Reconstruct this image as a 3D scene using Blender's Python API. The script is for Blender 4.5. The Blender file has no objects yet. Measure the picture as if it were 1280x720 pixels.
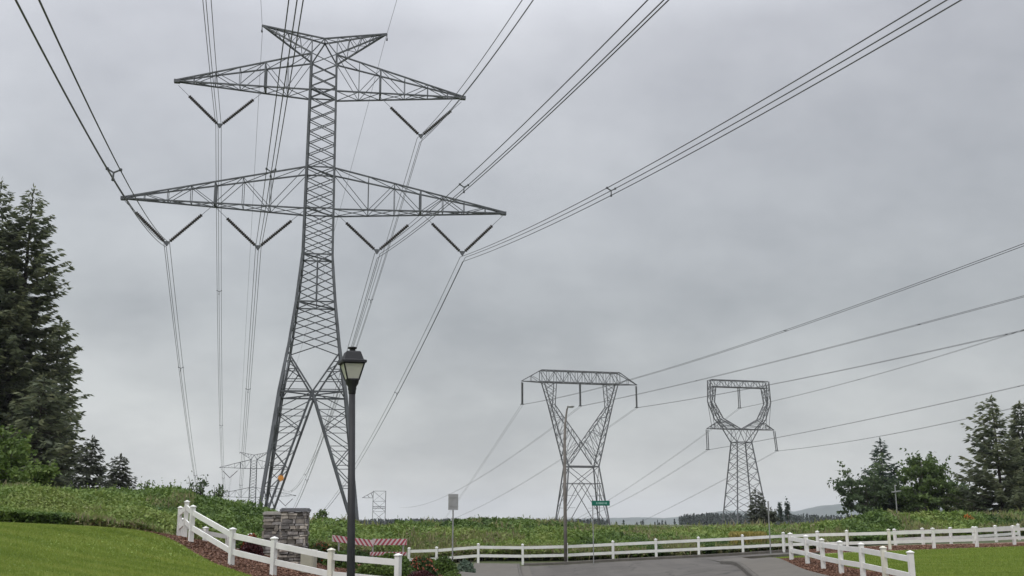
import bpy, math, random
import numpy as np
from mathutils import Vector, Matrix

random.seed(7)
RNG = np.random.default_rng(7)
R = math.radians
sc = bpy.context.scene
COL = sc.collection

# ------------------------------------------------------------------ camera
F_PX = 1270.0            # focal length in photo pixels (1280 wide)
HOR = 648.0              # row of the horizon
PITCH = math.atan((HOR - 360) / F_PX)
EYE = 2.5
cam_d = bpy.data.cameras.new('camera')
cam_d.sensor_width = 36.0
cam_d.lens = 36.0 * F_PX / 1280.0
cam_d.clip_start = 0.1
cam_d.clip_end = 30000
cam = bpy.data.objects.new('camera', cam_d)
COL.objects.link(cam)
cam.location = (0, 0, EYE)
cam.rotation_euler = (math.pi / 2 + PITCH, 0, 0)
sc.camera = cam

# ------------------------------------------------------------------ sky, sun, exposure
SUN_EL, SUN_AZ = R(52), R(215)
w = bpy.data.worlds.new('World'); sc.world = w
w.use_nodes = True
nt = w.node_tree; N = nt.nodes; L = nt.links
N.clear()
out = N.new('ShaderNodeOutputWorld'); bg = N.new('ShaderNodeBackground')
sky = N.new('ShaderNodeTexSky'); sky.sky_type = 'NISHITA'; sky.sun_disc = False
sky.sun_elevation = SUN_EL; sky.sun_rotation = SUN_AZ
tc = N.new('ShaderNodeTexCoord')
sep = N.new('ShaderNodeSeparateXYZ'); L.new(tc.outputs['Generated'], sep.inputs[0])
def mth(op, a, b=None, clamp=False):
    n = N.new('ShaderNodeMath'); n.operation = op; n.use_clamp = clamp
    for i, v in enumerate((a, b)):
        if v is None: continue
        if isinstance(v, (int, float)): n.inputs[i].default_value = v
        else: L.new(v, n.inputs[i])
    return n.outputs[0]
zc = mth('MAXIMUM', sep.outputs['Z'], 0.0)
zd = mth('ADD', zc, 0.42)
px = mth('DIVIDE', sep.outputs['X'], zd); py = mth('DIVIDE', sep.outputs['Y'], zd)
comb = N.new('ShaderNodeCombineXYZ'); L.new(px, comb.inputs[0]); L.new(py, comb.inputs[1])
def noise(scale, det, rough, off, stretch=(1, 1, 1)):
    mp = N.new('ShaderNodeMapping'); mp.inputs['Location'].default_value = off; mp.inputs['Scale'].default_value = stretch
    L.new(comb.outputs[0], mp.inputs[0])
    n = N.new('ShaderNodeTexNoise'); n.inputs['Scale'].default_value = scale; n.inputs['Detail'].default_value = det
    n.inputs['Roughness'].default_value = rough
    L.new(mp.outputs[0], n.inputs['Vector']); return n.outputs['Fac']
n1 = noise(1.5, 2.0, 0.5, (3.1, 1.7, 0), (1.0, 0.8, 1)); n2 = noise(3.6, 4.0, 0.55, (8.3, 5.1, 0))
n3 = noise(9.0, 4.0, 0.55, (1.3, 9.1, 0))
cl = mth('ADD', mth('ADD', mth('MULTIPLY', n1, 0.5), mth('MULTIPLY', n2, 0.34)), mth('MULTIPLY', n3, 0.16))
ramp = N.new('ShaderNodeValToRGB'); L.new(cl, ramp.inputs[0])
e = ramp.color_ramp.elements
e[0].position = 0.40; e[0].color = (0.86, 0.855, 0.865, 1)
e[1].position = 0.59; e[1].color = (1.14, 1.125, 1.115, 1)
# an overcast sky is brightest overhead; a paler band of thin cloud lies along the horizon
zen = mth('ADD', 1.0, mth('MULTIPLY', mth('POWER', mth('MAXIMUM', mth('SUBTRACT', zc, 0.45), 0.0), 1.0), 6.0))
band = N.new('ShaderNodeValToRGB'); L.new(zc, band.inputs[0]); be = band.color_ramp.elements
while len(be) < 6: be.new(0.5)
for k_, (p_, c_) in enumerate(((0.0, (.56, .575, .575)), (.10, (.535, .56, .565)), (.19, (.455, .485, .505)), (.30, (.50, .53, .565)), (.45, (.60, .625, .675)), (1.0, (.62, .645, .69)))):
    be[k_].position = p_; be[k_].color = (*c_, 1)
side_ = mth('SUBTRACT', 1.0, mth('MULTIPLY', sep.outputs['X'], 0.16))
mixh = N.new('ShaderNodeMixRGB'); mixh.blend_type = 'MULTIPLY'; mixh.inputs[0].default_value = 1.0
L.new(band.outputs[0], mixh.inputs[1]); L.new(ramp.outputs[0], mixh.inputs[2])
scl = N.new('ShaderNodeVectorMath'); scl.operation = 'SCALE'; L.new(mixh.outputs[0], scl.inputs[0])
L.new(mth('MULTIPLY', mth('MULTIPLY', zen, side_), 10.0), scl.inputs['Scale'])
mixs = N.new('ShaderNodeMixRGB'); mixs.inputs[0].default_value = 0.96
L.new(sky.outputs[0], mixs.inputs[1]); L.new(scl.outputs[0], mixs.inputs[2])
L.new(mixs.outputs[0], bg.inputs[0]); bg.inputs[1].default_value = 0.1
L.new(bg.outputs[0], out.inputs[0])

sun_d = bpy.data.lights.new('sun', 'SUN'); sun_d.energy = 1.5; sun_d.angle = R(25); sun_d.color = (1.0, 0.97, 0.92)
sun = bpy.data.objects.new('sun', sun_d); COL.objects.link(sun)
sun.rotation_euler = (math.pi / 2 - SUN_EL, 0, math.pi - SUN_AZ)
sun.location = (0, 0, 60)
sc.view_settings.view_transform = 'Standard'; sc.view_settings.look = 'None'
sc.view_settings.exposure = 0.0; sc.view_settings.gamma = 1.0; sc.view_settings.use_curve_mapping = False

# ------------------------------------------------------------------ helpers
CP, SP = math.cos(PITCH), math.sin(PITCH)
def at(u, v, Y):
    """world point at distance Y ahead for a photo pixel (used only to read positions off the photo)"""
    xc, yc = (u - 640) / F_PX, (360 - v) / F_PX
    r = np.array([xc, CP - yc * SP, SP + yc * CP]); r = r / r[1] * Y
    return Vector((r[0], r[1], r[2] + EYE))

def atx(u, Y, v=690):
    return at(u, v, Y).x
def tag(o, label=None, cat=None, group=None, kind=None):
    if label: o['label'] = label
    if cat: o['category'] = cat
    if group: o['group'] = group
    if kind: o['kind'] = kind
    return o
def empty(name, loc, rz=0.0, **k):
    o = bpy.data.objects.new(name, None); COL.objects.link(o)
    o.empty_display_size = 0.3
    o.location = loc; o.rotation_euler = (0, 0, rz)
    return tag(o, **k)
def copy_tree(o, parent=None):
    c = o.copy(); COL.objects.link(c); c.parent = parent
    for ch in list(o.children): copy_tree(ch, c)
    return c

class MB:
    def __init__(s): s.v = []; s.f = []
    def add(s, vs, fs):
        b = len(s.v); s.v += [tuple(x) for x in vs]; s.f += [tuple(i + b for i in f) for f in fs]; return s
    def bar(s, p, q, wd, ht=None):
        ht = ht or wd
        p = Vector(p); q = Vector(q); d = q - p
        if d.length < 1e-6: return s
        d.normalize()
        up = Vector((0, 0, 1)) if abs(d.z) < 0.95 else Vector((0, 1, 0))
        a = d.cross(up).normalized(); b = a.cross(d)
        vs = [o + a * wd / 2 * i + b * ht / 2 * j for o in (p, q) for i, j in ((-1, -1), (1, -1), (1, 1), (-1, 1))]
        return s.add(vs, [(3, 2, 1, 0), (4, 5, 6, 7), (0, 1, 5, 4), (1, 2, 6, 5), (2, 3, 7, 6), (3, 0, 4, 7)])
    def box(s, c, d, rz=0.0):
        M = Matrix.Rotation(rz, 3, 'Z'); c = Vector(c)
        vs = [c + M @ Vector((d[0] / 2 * i, d[1] / 2 * j, d[2] / 2 * k)) for k in (-1, 1) for i, j in ((-1, -1), (1, -1), (1, 1), (-1, 1))]
        return s.add(vs, [(3, 2, 1, 0), (4, 5, 6, 7), (0, 1, 5, 4), (1, 2, 6, 5), (2, 3, 7, 6), (3, 0, 4, 7)])
    def tube(s, pts, r, n=6, cap=True):
        pts = [Vector(p) for p in pts]; rs = r if hasattr(r, '__len__') else [r] * len(pts)
        vs = []; fs = []
        for i, p in enumerate(pts):
            d = (pts[min(i + 1, len(pts) - 1)] - pts[max(i - 1, 0)]).normalized()
            up = Vector((0, 0, 1)) if abs(d.z) < 0.95 else Vector((0, 1, 0))
            a = d.cross(up).normalized(); b = a.cross(d)
            vs += [p + (a * math.cos(t) + b * math.sin(t)) * rs[i] for t in (2 * math.pi * k / n for k in range(n))]
        for i in range(len(pts) - 1):
            for k in range(n):
                fs.append((i * n + k, i * n + (k + 1) % n, (i + 1) * n + (k + 1) % n, (i + 1) * n + k))
        if cap: fs += [tuple(range(n))[::-1], tuple((len(pts) - 1) * n + k for k in range(n))]
        return s.add(vs, fs)
    def lathe(s, prof, n=16, c=(0, 0, 0), rot=0.0):
        c = Vector(c); vs = []; fs = []
        for r, z in prof:
            vs += [c + Vector((r * math.cos(2 * math.pi * k / n + rot), r * math.sin(2 * math.pi * k / n + rot), z)) for k in range(n)]
        for i in range(len(prof) - 1):
            for k in range(n):
                fs.append((i * n + k, i * n + (k + 1) % n, (i + 1) * n + (k + 1) % n, (i + 1) * n + k))
        fs += [tuple(range(n))[::-1], tuple((len(prof) - 1) * n + k for k in range(n))]
        return s.add(vs, fs)
    def build(s, name, mat, parent=None, smooth=False):
        me = bpy.data.meshes.new(name); me.from_pydata(s.v, [], s.f); me.update()
        if smooth: me.polygons.foreach_set('use_smooth', [True] * len(me.polygons))
        o = bpy.data.objects.new(name, me); COL.objects.link(o)
        if mat: me.materials.append(mat)
        if parent: o.parent = parent
        return o

def quads(name, V, mat, parent=None, tint=None, k=4):
    """one mesh out of an (N,k,3) array of polygons; tint = one value per polygon"""
    n = V.shape[0]
    me = bpy.data.meshes.new(name)
    me.vertices.add(n * k); me.vertices.foreach_set('co', np.ascontiguousarray(V, np.float32).ravel())
    me.loops.add(n * k); me.loops.foreach_set('vertex_index', np.arange(n * k, dtype=np.int32))
    me.polygons.add(n); me.polygons.foreach_set('loop_start', np.arange(0, n * k, k, dtype=np.int32))
    try: me.polygons.foreach_set('loop_total', np.full(n, k, np.int32))
    except Exception: pass
    me.update(calc_edges=True)
    if tint is not None:
        at_ = me.attributes.new('tint', 'FLOAT', 'POINT')
        at_.data.foreach_set('value', np.repeat(np.clip(tint, 0, 1).astype(np.float32), k))
    o = bpy.data.objects.new(name, me); COL.objects.link(o)
    if mat: me.materials.append(mat)
    if parent: o.parent = parent
    return o
def unit(v): return v / (np.linalg.norm(v, axis=1, keepdims=True) + 1e-9)
def leaves(c, a, b, s, wd):
    """diamond leaves: centres c, long axes a, rough side axes b, half lengths s, half widths wd"""
    a = unit(a); b = unit(b - a * np.sum(a * b, 1, keepdims=True))
    nrm = np.cross(a, b)
    s = np.asarray(s)[:, None]; wd = np.asarray(wd)[:, None]
    return np.stack([c + a * s, c + b * wd + nrm * wd * 0.25, c - a * s, c - b * wd + nrm * wd * 0.25], 1)

def vnoise(x, y, seed=0):
    xi = np.floor(x).astype(np.int64); yi = np.floor(y).astype(np.int64); fx = x - xi; fy = y - yi
    fx = fx * fx * (3 - 2 * fx); fy = fy * fy * (3 - 2 * fy)
    def h(i, j):
        n = (i * 374761393 + j * 668265263 + seed * 974634287) & 0x7fffffff
        n = ((n ^ (n >> 13)) * 1274126177) & 0x7fffffff
        return ((n ^ (n >> 16)) & 0xffff) / 65535.0
    return (h(xi, yi) * (1 - fx) + h(xi + 1, yi) * fx) * (1 - fy) + (h(xi, yi + 1) * (1 - fx) + h(xi + 1, yi + 1) * fx) * fy
def fbm(x, y, seed=0, o=3):
    t = 0; a = 1; s = 0
    for i in range(o):
        t = t + a * vnoise(x * 2 ** i, y * 2 ** i, seed + i); s += a; a *= .5
    return t / s

# ------------------------------------------------------------------ materials
def mat_plain(name, col, rough=0.6, metal=0.0, var=0.0, scale=3.0, bump=0.0, bscale=20.0, spec=0.4, col2=None, detail=5.0):
    m = bpy.data.materials.new(name); m.use_nodes = True
    n = m.node_tree.nodes; l = m.node_tree.links; p = n['Principled BSDF']
    p.inputs['Base Color'].default_value = (*col, 1); p.inputs['Roughness'].default_value = rough
    p.inputs['Metallic'].default_value = metal; p.inputs['Specular IOR Level'].default_value = spec
    t = n.new('ShaderNodeTexCoord')
    if var > 0:
        z = n.new('ShaderNodeTexNoise'); z.inputs['Scale'].default_value = scale; z.inputs['Detail'].default_value = detail; z.inputs['Roughness'].default_value = 0.62
        l.new(t.outputs['Object'], z.inputs['Vector'])
        r = n.new('ShaderNodeValToRGB'); l.new(z.outputs['Fac'], r.inputs[0])
        c2 = col2 or tuple(min(1, c * (1 + var)) for c in col)
        c1 = tuple(c * (1 - var) for c in col)
        r.color_ramp.elements[0].position = 0.3; r.color_ramp.elements[0].color = (*c1, 1)
        r.color_ramp.elements[1].position = 0.7; r.color_ramp.elements[1].color = (*c2, 1)
        l.new(r.outputs[0], p.inputs['Base Color'])
    if bump > 0:
        z = n.new('ShaderNodeTexNoise'); z.inputs['Scale'].default_value = bscale; z.inputs['Detail'].default_value = 6
        l.new(t.outputs['Object'], z.inputs['Vector'])
        b = n.new('ShaderNodeBump'); b.inputs['Strength'].default_value = bump; l.new(z.outputs['Fac'], b.inputs['Height'])
        l.new(b.outputs[0], p.inputs['Normal'])
    return m
def mat_leaf(name, cols, trans=0.3, rough=0.6):
    m = bpy.data.materials.new(name); m.use_nodes = True
    n = m.node_tree.nodes; l = m.node_tree.links; p = n['Principled BSDF']; o = n['Material Output']
    a = n.new('ShaderNodeAttribute'); a.attribute_name = 'tint'
    r = n.new('ShaderNodeValToRGB'); l.new(a.outputs['Fac'], r.inputs[0])
    el = r.color_ramp.elements
    while len(el) < len(cols): el.new(0.5)
    for i, c in enumerate(cols): el[i].position = i / (len(cols) - 1); el[i].color = (*c, 1)
    l.new(r.outputs[0], p.inputs['Base Color']); p.inputs['Roughness'].default_value = rough; p.inputs['Specular IOR Level'].default_value = 0.25
    tr = n.new('ShaderNodeBsdfTranslucent'); l.new(r.outputs[0], tr.inputs[0])
    mx = n.new('ShaderNodeMixShader'); mx.inputs[0].default_value = trans
    l.new(p.outputs[0], mx.inputs[1]); l.new(tr.outputs[0], mx.inputs[2]); l.new(mx.outputs[0], o.inputs[0])
    return m

M = {}
M['steel'] = mat_plain('weathered_steel', (0.092, 0.098, 0.106), 0.6, 0.1, 0.35, 0.8)
M['steel_far'] = mat_plain('galvanised_steel', (0.115, 0.117, 0.122), 0.6, 0.1, 0.25, 0.6)
M['cable'] = mat_plain('aluminium_cable', (0.11, 0.11, 0.116), 0.55, 0.2)
M['insul'] = mat_plain('dark_porcelain', (0.06, 0.053, 0.05), 0.4, 0, 0.2, 4)
M['insul_grey'] = mat_plain('grey_porcelain', (0.12, 0.122, 0.125), 0.4, 0, 0.2, 4)
M['orange'] = mat_plain('orange_sign_paint', (0.62, 0.26, 0.05), 0.5, 0, 0.2, 8)
M['white'] = mat_plain('white_vinyl', (0.68, 0.675, 0.635), 0.5, 0, 0.16, 2.2, 0.05, 30, col2=(0.70, 0.695, 0.67), detail=9)
M['white_yellowish'] = mat_plain('yellowish_white_vinyl', (0.58, 0.565, 0.48), 0.55, 0, 0.14, 3.5, 0.03, 30)  # duller, yellower white given to single fence posts
M['black'] = mat_plain('black_enamel', (0.013, 0.013, 0.015), 0.6, 0.0, 0.3, 8, 0.04, 50)
M['pole_brown'] = mat_plain('weathered_brown_pole', (0.19, 0.172, 0.157), 0.7, 0, 0.35, 2.0)
M['pole_grey'] = mat_plain('galvanised_post', (0.27, 0.275, 0.27), 0.5, 0.3, 0.2, 4)
M['alu'] = mat_plain('bare_sign_back', (0.30, 0.305, 0.30), 0.5, 0.3, 0.15, 3)
M['sign_green'] = mat_plain('green_sign_sheet', (0.0, 0.115, 0.075), 0.4, 0, 0.15, 6)
M['sign_text'] = mat_plain('sign_lettering', (0.30, 0.48, 0.42), 0.5)
M['red'] = mat_plain('faded_red_sheeting', (0.27, 0.05, 0.07), 0.5, 0, 0.2, 4)
M['reflect'] = mat_plain('white_sheeting', (0.44, 0.38, 0.385), 0.5, 0, 0.12, 4)
M['asphalt'] = mat_plain('asphalt', (0.072, 0.065, 0.057), 0.9, 0, 0.16, 0.7, 0.25, 90, detail=9)
def crack(m, scale, amt, width):
    n = m.node_tree.nodes; l = m.node_tree.links; p = n['Principled BSDF']
    t = n.new('ShaderNodeTexCoord'); z = n.new('ShaderNodeTexNoise'); z.inputs['Scale'].default_value = .9; z.inputs['Detail'].default_value = 5
    l.new(t.outputs['Object'], z.inputs['Vector'])
    ad = n.new('ShaderNodeVectorMath'); ad.operation = 'MULTIPLY_ADD'; ad.inputs[1].default_value = (1.6, 1.6, 0); l.new(z.outputs['Color'], ad.inputs[0]); l.new(t.outputs['Object'], ad.inputs[2])
    v = n.new('ShaderNodeTexVoronoi'); v.feature = 'DISTANCE_TO_EDGE'; v.inputs['Scale'].default_value = scale; l.new(ad.outputs[0], v.inputs['Vector'])
    r = n.new('ShaderNodeMapRange'); r.inputs['From Max'].default_value = width; r.inputs['To Min'].default_value = 1 - amt; r.inputs['To Max'].default_value = 1.0
    l.new(v.outputs['Distance'], r.inputs['Value'])
    mp = n.new('ShaderNodeMapping'); mp.inputs['Scale'].default_value = (1.1, .06, 1); l.new(t.outputs['Object'], mp.inputs[0])
    w2 = n.new('ShaderNodeTexNoise'); w2.inputs['Scale'].default_value = 1.0; w2.inputs['Detail'].default_value = 4; l.new(mp.outputs[0], w2.inputs['Vector'])
    r2 = n.new('ShaderNodeMapRange'); r2.inputs['From Min'].default_value = .3; r2.inputs['From Max'].default_value = .7; r2.inputs['To Min'].default_value = .82; r2.inputs['To Max'].default_value = 1.16; l.new(w2.outputs['Fac'], r2.inputs['Value'])
    mu = n.new('ShaderNodeMath'); mu.operation = 'MULTIPLY'; l.new(r.outputs[0], mu.inputs[0]); l.new(r2.outputs[0], mu.inputs[1])
    src = p.inputs['Base Color'].links[0].from_socket; sc_ = n.new('ShaderNodeVectorMath'); sc_.operation = 'SCALE'; l.new(src, sc_.inputs[0]); l.new(mu.outputs[0], sc_.inputs['Scale'])
    l.new(sc_.outputs[0], p.inputs['Base Color'])
crack(M['asphalt'], .28, .5, .018)
M['concrete'] = mat_plain('concrete', (0.092, 0.083, 0.07), 0.9, 0, 0.14, 1.2, 0.2, 60, detail=8)
M['curb'] = mat_plain('curb_concrete', (0.075, 0.068, 0.058), 0.9, 0, 0.3, 2.5, 0.2, 40)
M['soil'] = mat_plain('rough_ground', (0.06, 0.072, 0.028), 0.95, 0, 0.4, 0.25, 0.4, 6)
M['mulch'] = mat_plain('bark_mulch', (0.165, 0.095, 0.07), 0.95, 0, 0.4, 5, 0.6, 25, detail=9)
M['lawn'] = mat_plain('lawn_turf', (0.14, 0.195, 0.038), 0.9, 0, 0.2, 0.35, 0.35, 60, detail=8)
M['blade'] = mat_leaf('grass_blades', [(0.145, 0.205, 0.032), (0.205, 0.262, 0.048), (0.27, 0.30, 0.07)], 0.35)
M['chip'] = mat_leaf('bark_chips', [(0.07, 0.036, 0.025), (0.17, 0.09, 0.062), (0.27, 0.165, 0.115)], 0.0, 0.9)
M['brush'] = mat_leaf('bramble_leaf', [(0.03, 0.06, 0.016), (0.08, 0.133, 0.03), (0.132, 0.196, 0.042), (0.195, 0.245, 0.062), (0.20, 0.165, 0.105)], 0.3)
M['conifer'] = mat_leaf('fir_needles', [(0.065, 0.08, 0.052), (0.105, 0.125, 0.074), (0.145, 0.165, 0.088), (0.18, 0.19, 0.1)], 0.42)
M['conifer_grey'] = mat_leaf('thin_fir_needles', [(0.05, 0.054, 0.042), (0.075, 0.084, 0.06), (0.10, 0.112, 0.075)], 0.35)
M['conifer_blue'] = mat_leaf('blue_fir_needles', [(0.03, 0.045, 0.036), (0.05, 0.075, 0.056), (0.10, 0.135, 0.10)], 0.4)
M['broad'] = mat_leaf('broad_leaf', [(0.05, 0.08, 0.03), (0.085, 0.13, 0.04), (0.13, 0.18, 0.055)], 0.42)
M['broad_dark'] = mat_leaf('dark_broad_leaf', [(0.05, 0.075, 0.04), (0.08, 0.115, 0.055), (0.12, 0.16, 0.075)], 0.42)
M['bright'] = mat_leaf('spring_leaf', [(0.06, 0.1, 0.022), (0.105, 0.16, 0.034), (0.16, 0.21, 0.05)], 0.35)
M['blue_leaf'] = mat_leaf('blue_green_leaf', [(0.08, 0.12, 0.085), (0.13, 0.18, 0.13), (0.18, 0.235, 0.17)], 0.4)
M['hedge'] = mat_leaf('hedge_leaf', [(0.035, 0.065, 0.016), (0.075, 0.125, 0.024), (0.12, 0.18, 0.035)], 0.3)
M['maroon'] = mat_leaf('maroon_leaf', [(0.03, 0.01, 0.012), (0.06, 0.017, 0.02), (0.095, 0.03, 0.026)], 0.3)
M['rust'] = mat_leaf('rust_leaf', [(0.10, 0.025, 0.012), (0.19, 0.05, 0.02), (0.26, 0.09, 0.03)], 0.3)
M['azalea'] = mat_leaf('azalea_leaf', [(0.02, 0.045, 0.014), (0.045, 0.08, 0.02), (0.07, 0.10, 0.03)], 0.3)
M['petal'] = mat_leaf('coral_petal', [(0.26, 0.06, 0.035), (0.38, 0.11, 0.06), (0.42, 0.17, 0.12)], 0.4)
M['petal_orange'] = mat_leaf('orange_petal', [(0.42, 0.13, 0.03), (0.6, 0.22, 0.05)], 0.4)
M['yellow'] = mat_leaf('dry_yellow_grass', [(0.19, 0.17, 0.05), (0.30, 0.25, 0.07), (0.36, 0.30, 0.09)], 0.3)
M['bark'] = mat_plain('conifer_bark', (0.05, 0.04, 0.034), 0.95, 0, 0.4, 6, 0.5, 20)
M['bark_grey'] = mat_plain('grey_bark', (0.11, 0.10, 0.09), 0.95, 0, 0.3, 6, 0.4, 20)
M['far_leaf'] = mat_leaf('far_conifers', [(0.012, 0.022, 0.016), (0.022, 0.036, 0.024), (0.035, 0.05, 0.03)], 0.0)
M['hill'] = mat_plain('forested_hill', (0.025, 0.04, 0.028), 0.95, 0, 0.5, 0.012)
M['stone'] = mat_plain('ledge_stone', (0.20, 0.175, 0.155), 0.85, 0, 0.45, 6, 0.4, 25)
M['mortar'] = mat_plain('dark_joint', (0.05, 0.045, 0.04), 0.95)
M['cap_dark'] = mat_plain('slate_cap', (0.13, 0.13, 0.14), 0.8, 0, 0.25, 4, 0.2, 30)
M['cap_pale'] = mat_plain('pale_cap', (0.30, 0.285, 0.26), 0.85, 0, 0.25, 4, 0.2, 30)
M['utility'] = mat_plain('beige_utility_paint', (0.34, 0.33, 0.26), 0.6, 0, 0.12, 3)
M['bulb'] = mat_plain('lamp_bulb', (0.5, 0.45, 0.33), 0.35)

# ------------------------------------------------------------------ terrain
CPTS = np.array([
 (0,0,0),(-4,0,.2),(6,0,0),(-2.2,14,.35),(3,14,0),(3,30,0),(0,25,.2),
 (-9.25,29.8,1.82),(-7.55,28,1.29),(-6.15,27,1.01),(-4.5,26,.80),(-2.72,25,.66),
 (-15,30,2.33),(-12.3,30.5,2.2),(-8.8,17.6,1.3),(-20,30,2.45),(-20,15,2.0),(-30,40,2.75),(-30,20,2.4),
 (-20,50,2.45),(-25,52,2.65),(-16,50,2.55),(-12,50,1.75),(-8,50,1.0),(-10.6,36,1.35),(-9.6,36.5,1.25),(-7,34,1.1),(-4,34,.75),(-3.5,42,.45),(-6,42,.75),
 (-3,60,.5),(0,65,.75),(10,68,.7),(5,80,.6),(15,62,.9),(22,60,1.1),(30,60,1.25),(40,70,1.4),(45,50,1.4),
 (-4,55,.05),(-5.6,55.5,.0),(-5,50,.15),(-7.5,55,.4),(.6,55,.16),(8,55,.45),(12.5,55,.68),(15,53,.85),(20.3,51,1.02),(24,52,1.1),(28,58,1.15),
 (.5,44,0),(4,46,.15),(7.6,33,.55),(9.2,47.6,.55),(.4,54,.1),(2,35,.05),(5,50,.3),(8,20,.4),
 (10.2,38,.98),(10.2,34.5,.86),(10.1,30,.82),(10.1,26.5,.70),(15,35,.95),(20,40,1.1),(14,44,.9),(30,40,1.3),
 (-17.8,89,1.0),(-40,80,1.5),(-60,80,1.8),(15.8,235,.8),(64,285,.2),(-108,419,-18),(0,419,-12),(100,420,-8),(0,150,.4),(-60,150,.6),(60,150,1.0),
 (0,300,-3),(0,800,-20),(600,800,-20),(-600,800,-20),(3000,3000,-22),(-3000,3000,-22),(0,5000,-22),(3000,0,0),(-3000,0,0),(0,-50,0),(60,-20,0),(-60,-20,1),(0,-3000,0),(6000,6000,-22),(-6000,6000,-22),
], float)
def _k(d2): return np.sqrt(d2 + 3.0 ** 2)
_d2 = ((CPTS[:, None, :2] - CPTS[None, :, :2]) ** 2).sum(-1)
_W = np.linalg.solve(_k(_d2) + 0.02 * np.eye(len(CPTS)), CPTS[:, 2])
def terr(x, y):
    x = np.asarray(x, float); y = np.asarray(y, float); sh = x.shape
    x = x.ravel(); y = y.ravel(); o = np.zeros_like(x)
    for i in range(0, len(x), 20000):
        d2 = (x[i:i + 20000, None] - CPTS[None, :, 0]) ** 2 + (y[i:i + 20000, None] - CPTS[None, :, 1]) ** 2
        o[i:i + 20000] = _k(d2) @ _W
    return o.reshape(sh)
def tz(x, y): return float(terr(np.array([x]), np.array([y]))[0])

def grid_mesh(name, X, Y, Z, mat, **k):
    r, c_ = X.shape
    me = bpy.data.meshes.new(name)
    V = np.stack([X, Y, Z], -1).reshape(-1, 3)
    idx = np.arange(r * c_).reshape(r, c_)
    Fq = np.stack([idx[:-1, :-1], idx[:-1, 1:], idx[1:, 1:], idx[1:, :-1]], -1).reshape(-1, 4)
    me.from_pydata(V.tolist(), [], Fq.tolist()); me.update()
    me.polygons.foreach_set('use_smooth', [True] * len(me.polygons))
    me.materials.append(mat)
    o = bpy.data.objects.new(name, me); COL.objects.link(o)
    return tag(o, **k)
xs = np.concatenate([-np.geomspace(6500, 46, 40), np.arange(-45, 45.1, 0.75), np.geomspace(46, 6500, 40)])
ys = np.concatenate([-np.geomspace(6500, 11, 25), np.arange(-10, 75, 0.75), np.geomspace(76, 6500, 70)])
GX, GY = np.meshgrid(xs, ys)
GZ = terr(GX, GY)
near = np.clip((np.hypot(GX, GY) - 120) / 200, 0, 1)
GZ = GZ + near * (fbm(GX / 60, GY / 60, 3) - .5) * 2
grid_mesh('ground', GX, GY, GZ - 0.03, M['soil'], kind='structure')

def resample(pts, n):
    p = np.array(pts, float); d = np.r_[0, np.cumsum(np.hypot(*np.diff(p[:, :2], axis=0).T))]
    t = np.linspace(0, d[-1], n); return np.stack([np.interp(t, d, p[:, i]) for i in range(p.shape[1])], 1)
def ribbon(name, left, right, off, mat, n=80, m=12, thick=0.0, **k):
    a = resample(left, n); b = resample(right, n)
    t = np.linspace(0, 1, m)[None, :, None]
    G = a[:, None] * (1 - t) + b[:, None] * t
    Z = terr(G[..., 0], G[..., 1]) + off
    X, Y = G[..., 0], G[..., 1]
    if thick:   # skirts down at both long edges so that the sheet has a real step
        X = np.concatenate([X[:, :1], X, X[:, -1:]], 1); Y = np.concatenate([Y[:, :1], Y, Y[:, -1:]], 1)
        Z = np.concatenate([Z[:, :1] - thick, Z, Z[:, -1:] - thick], 1)
    o = grid_mesh(name, X, Y, Z, mat, **k)
    if thick: o.data.polygons.foreach_set('use_smooth', [False] * len(o.data.polygons))
    return o
LC = [(-1.5, -15), (-.9, 14), (-.2, 25), (.5, 44), (.42, 53.9)]            # left curb line
RC = [(6.5, -15), (6.8, 14), (7.0, 25), (7.6, 33), (8.9, 45), (9.35, 47.2)] # right curb line
def shift(line, dx): return [(x + dx, y) for x, y in line]
ribbon('road', LC, RC + [(9.6, 53.9)], 0.02, M['asphalt'], 140, 26, kind='structure')
ribbon('cross_road', [(9.45, 47.5), (9.6, 53.9)], [(14.2, 48.4), (14.2, 53.7)], 0.021, M['asphalt'], 16, 16, kind='structure')
ribbon('gutter', LC, shift(LC, 0.45), 0.028, M['concrete'], 140, 3, kind='structure')
def curb(name, line, off=0.02):
    p = resample(line, 120); d = np.gradient(p, axis=0); d = d / np.linalg.norm(d, axis=1, keepdims=True)
    nrm = np.stack([-d[:, 1], d[:, 0]], 1)
    rows = []
    for o_, h in ((0, 0), (0.02, .11), (.05, .135), (.15, .135), (.15, 0)):
        q = p + nrm * o_; rows.append((q[:, 0], q[:, 1], terr(q[:, 0], q[:, 1]) + off + h))
    A = np.array(rows)
    o = grid_mesh(name, A[:, 0].T.copy(), A[:, 1].T.copy(), A[:, 2].T.copy(), M['curb'], kind='structure')
    o.data.polygons.foreach_set('use_smooth', [False] * len(o.data.polygons))
    return o
curb('curb', LC)
curb('curb_far', [(14.2, 53.75), (9.6, 53.95), (.6, 54.05)][::-1])
curb('curb_right', ([(x, y) for x, y in RC] + [(9.7, 47.9), (10.3, 48.25), (11.2, 48.4), (14.2, 48.5)])[::-1])
ribbon('sidewalk', shift(LC, -2.35), shift(LC, -.16), 0.15, M['concrete'], 140, 8, thick=0.14, kind='structure')
SR = [(8.45, -15), (8.7, 14), (8.85, 25), (9.3, 33), (9.95, 42), (10.15, 44.5), (10.5, 48.0)]
ribbon('sidewalk_right', [(6.67, -15), (6.97, 14), (7.17, 25), (7.77, 33), (9.05, 45), (9.45, 47.0), (10.0, 48.05)], SR, 0.15, M['concrete'], 140, 8, thick=0.14, kind='structure')
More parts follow.
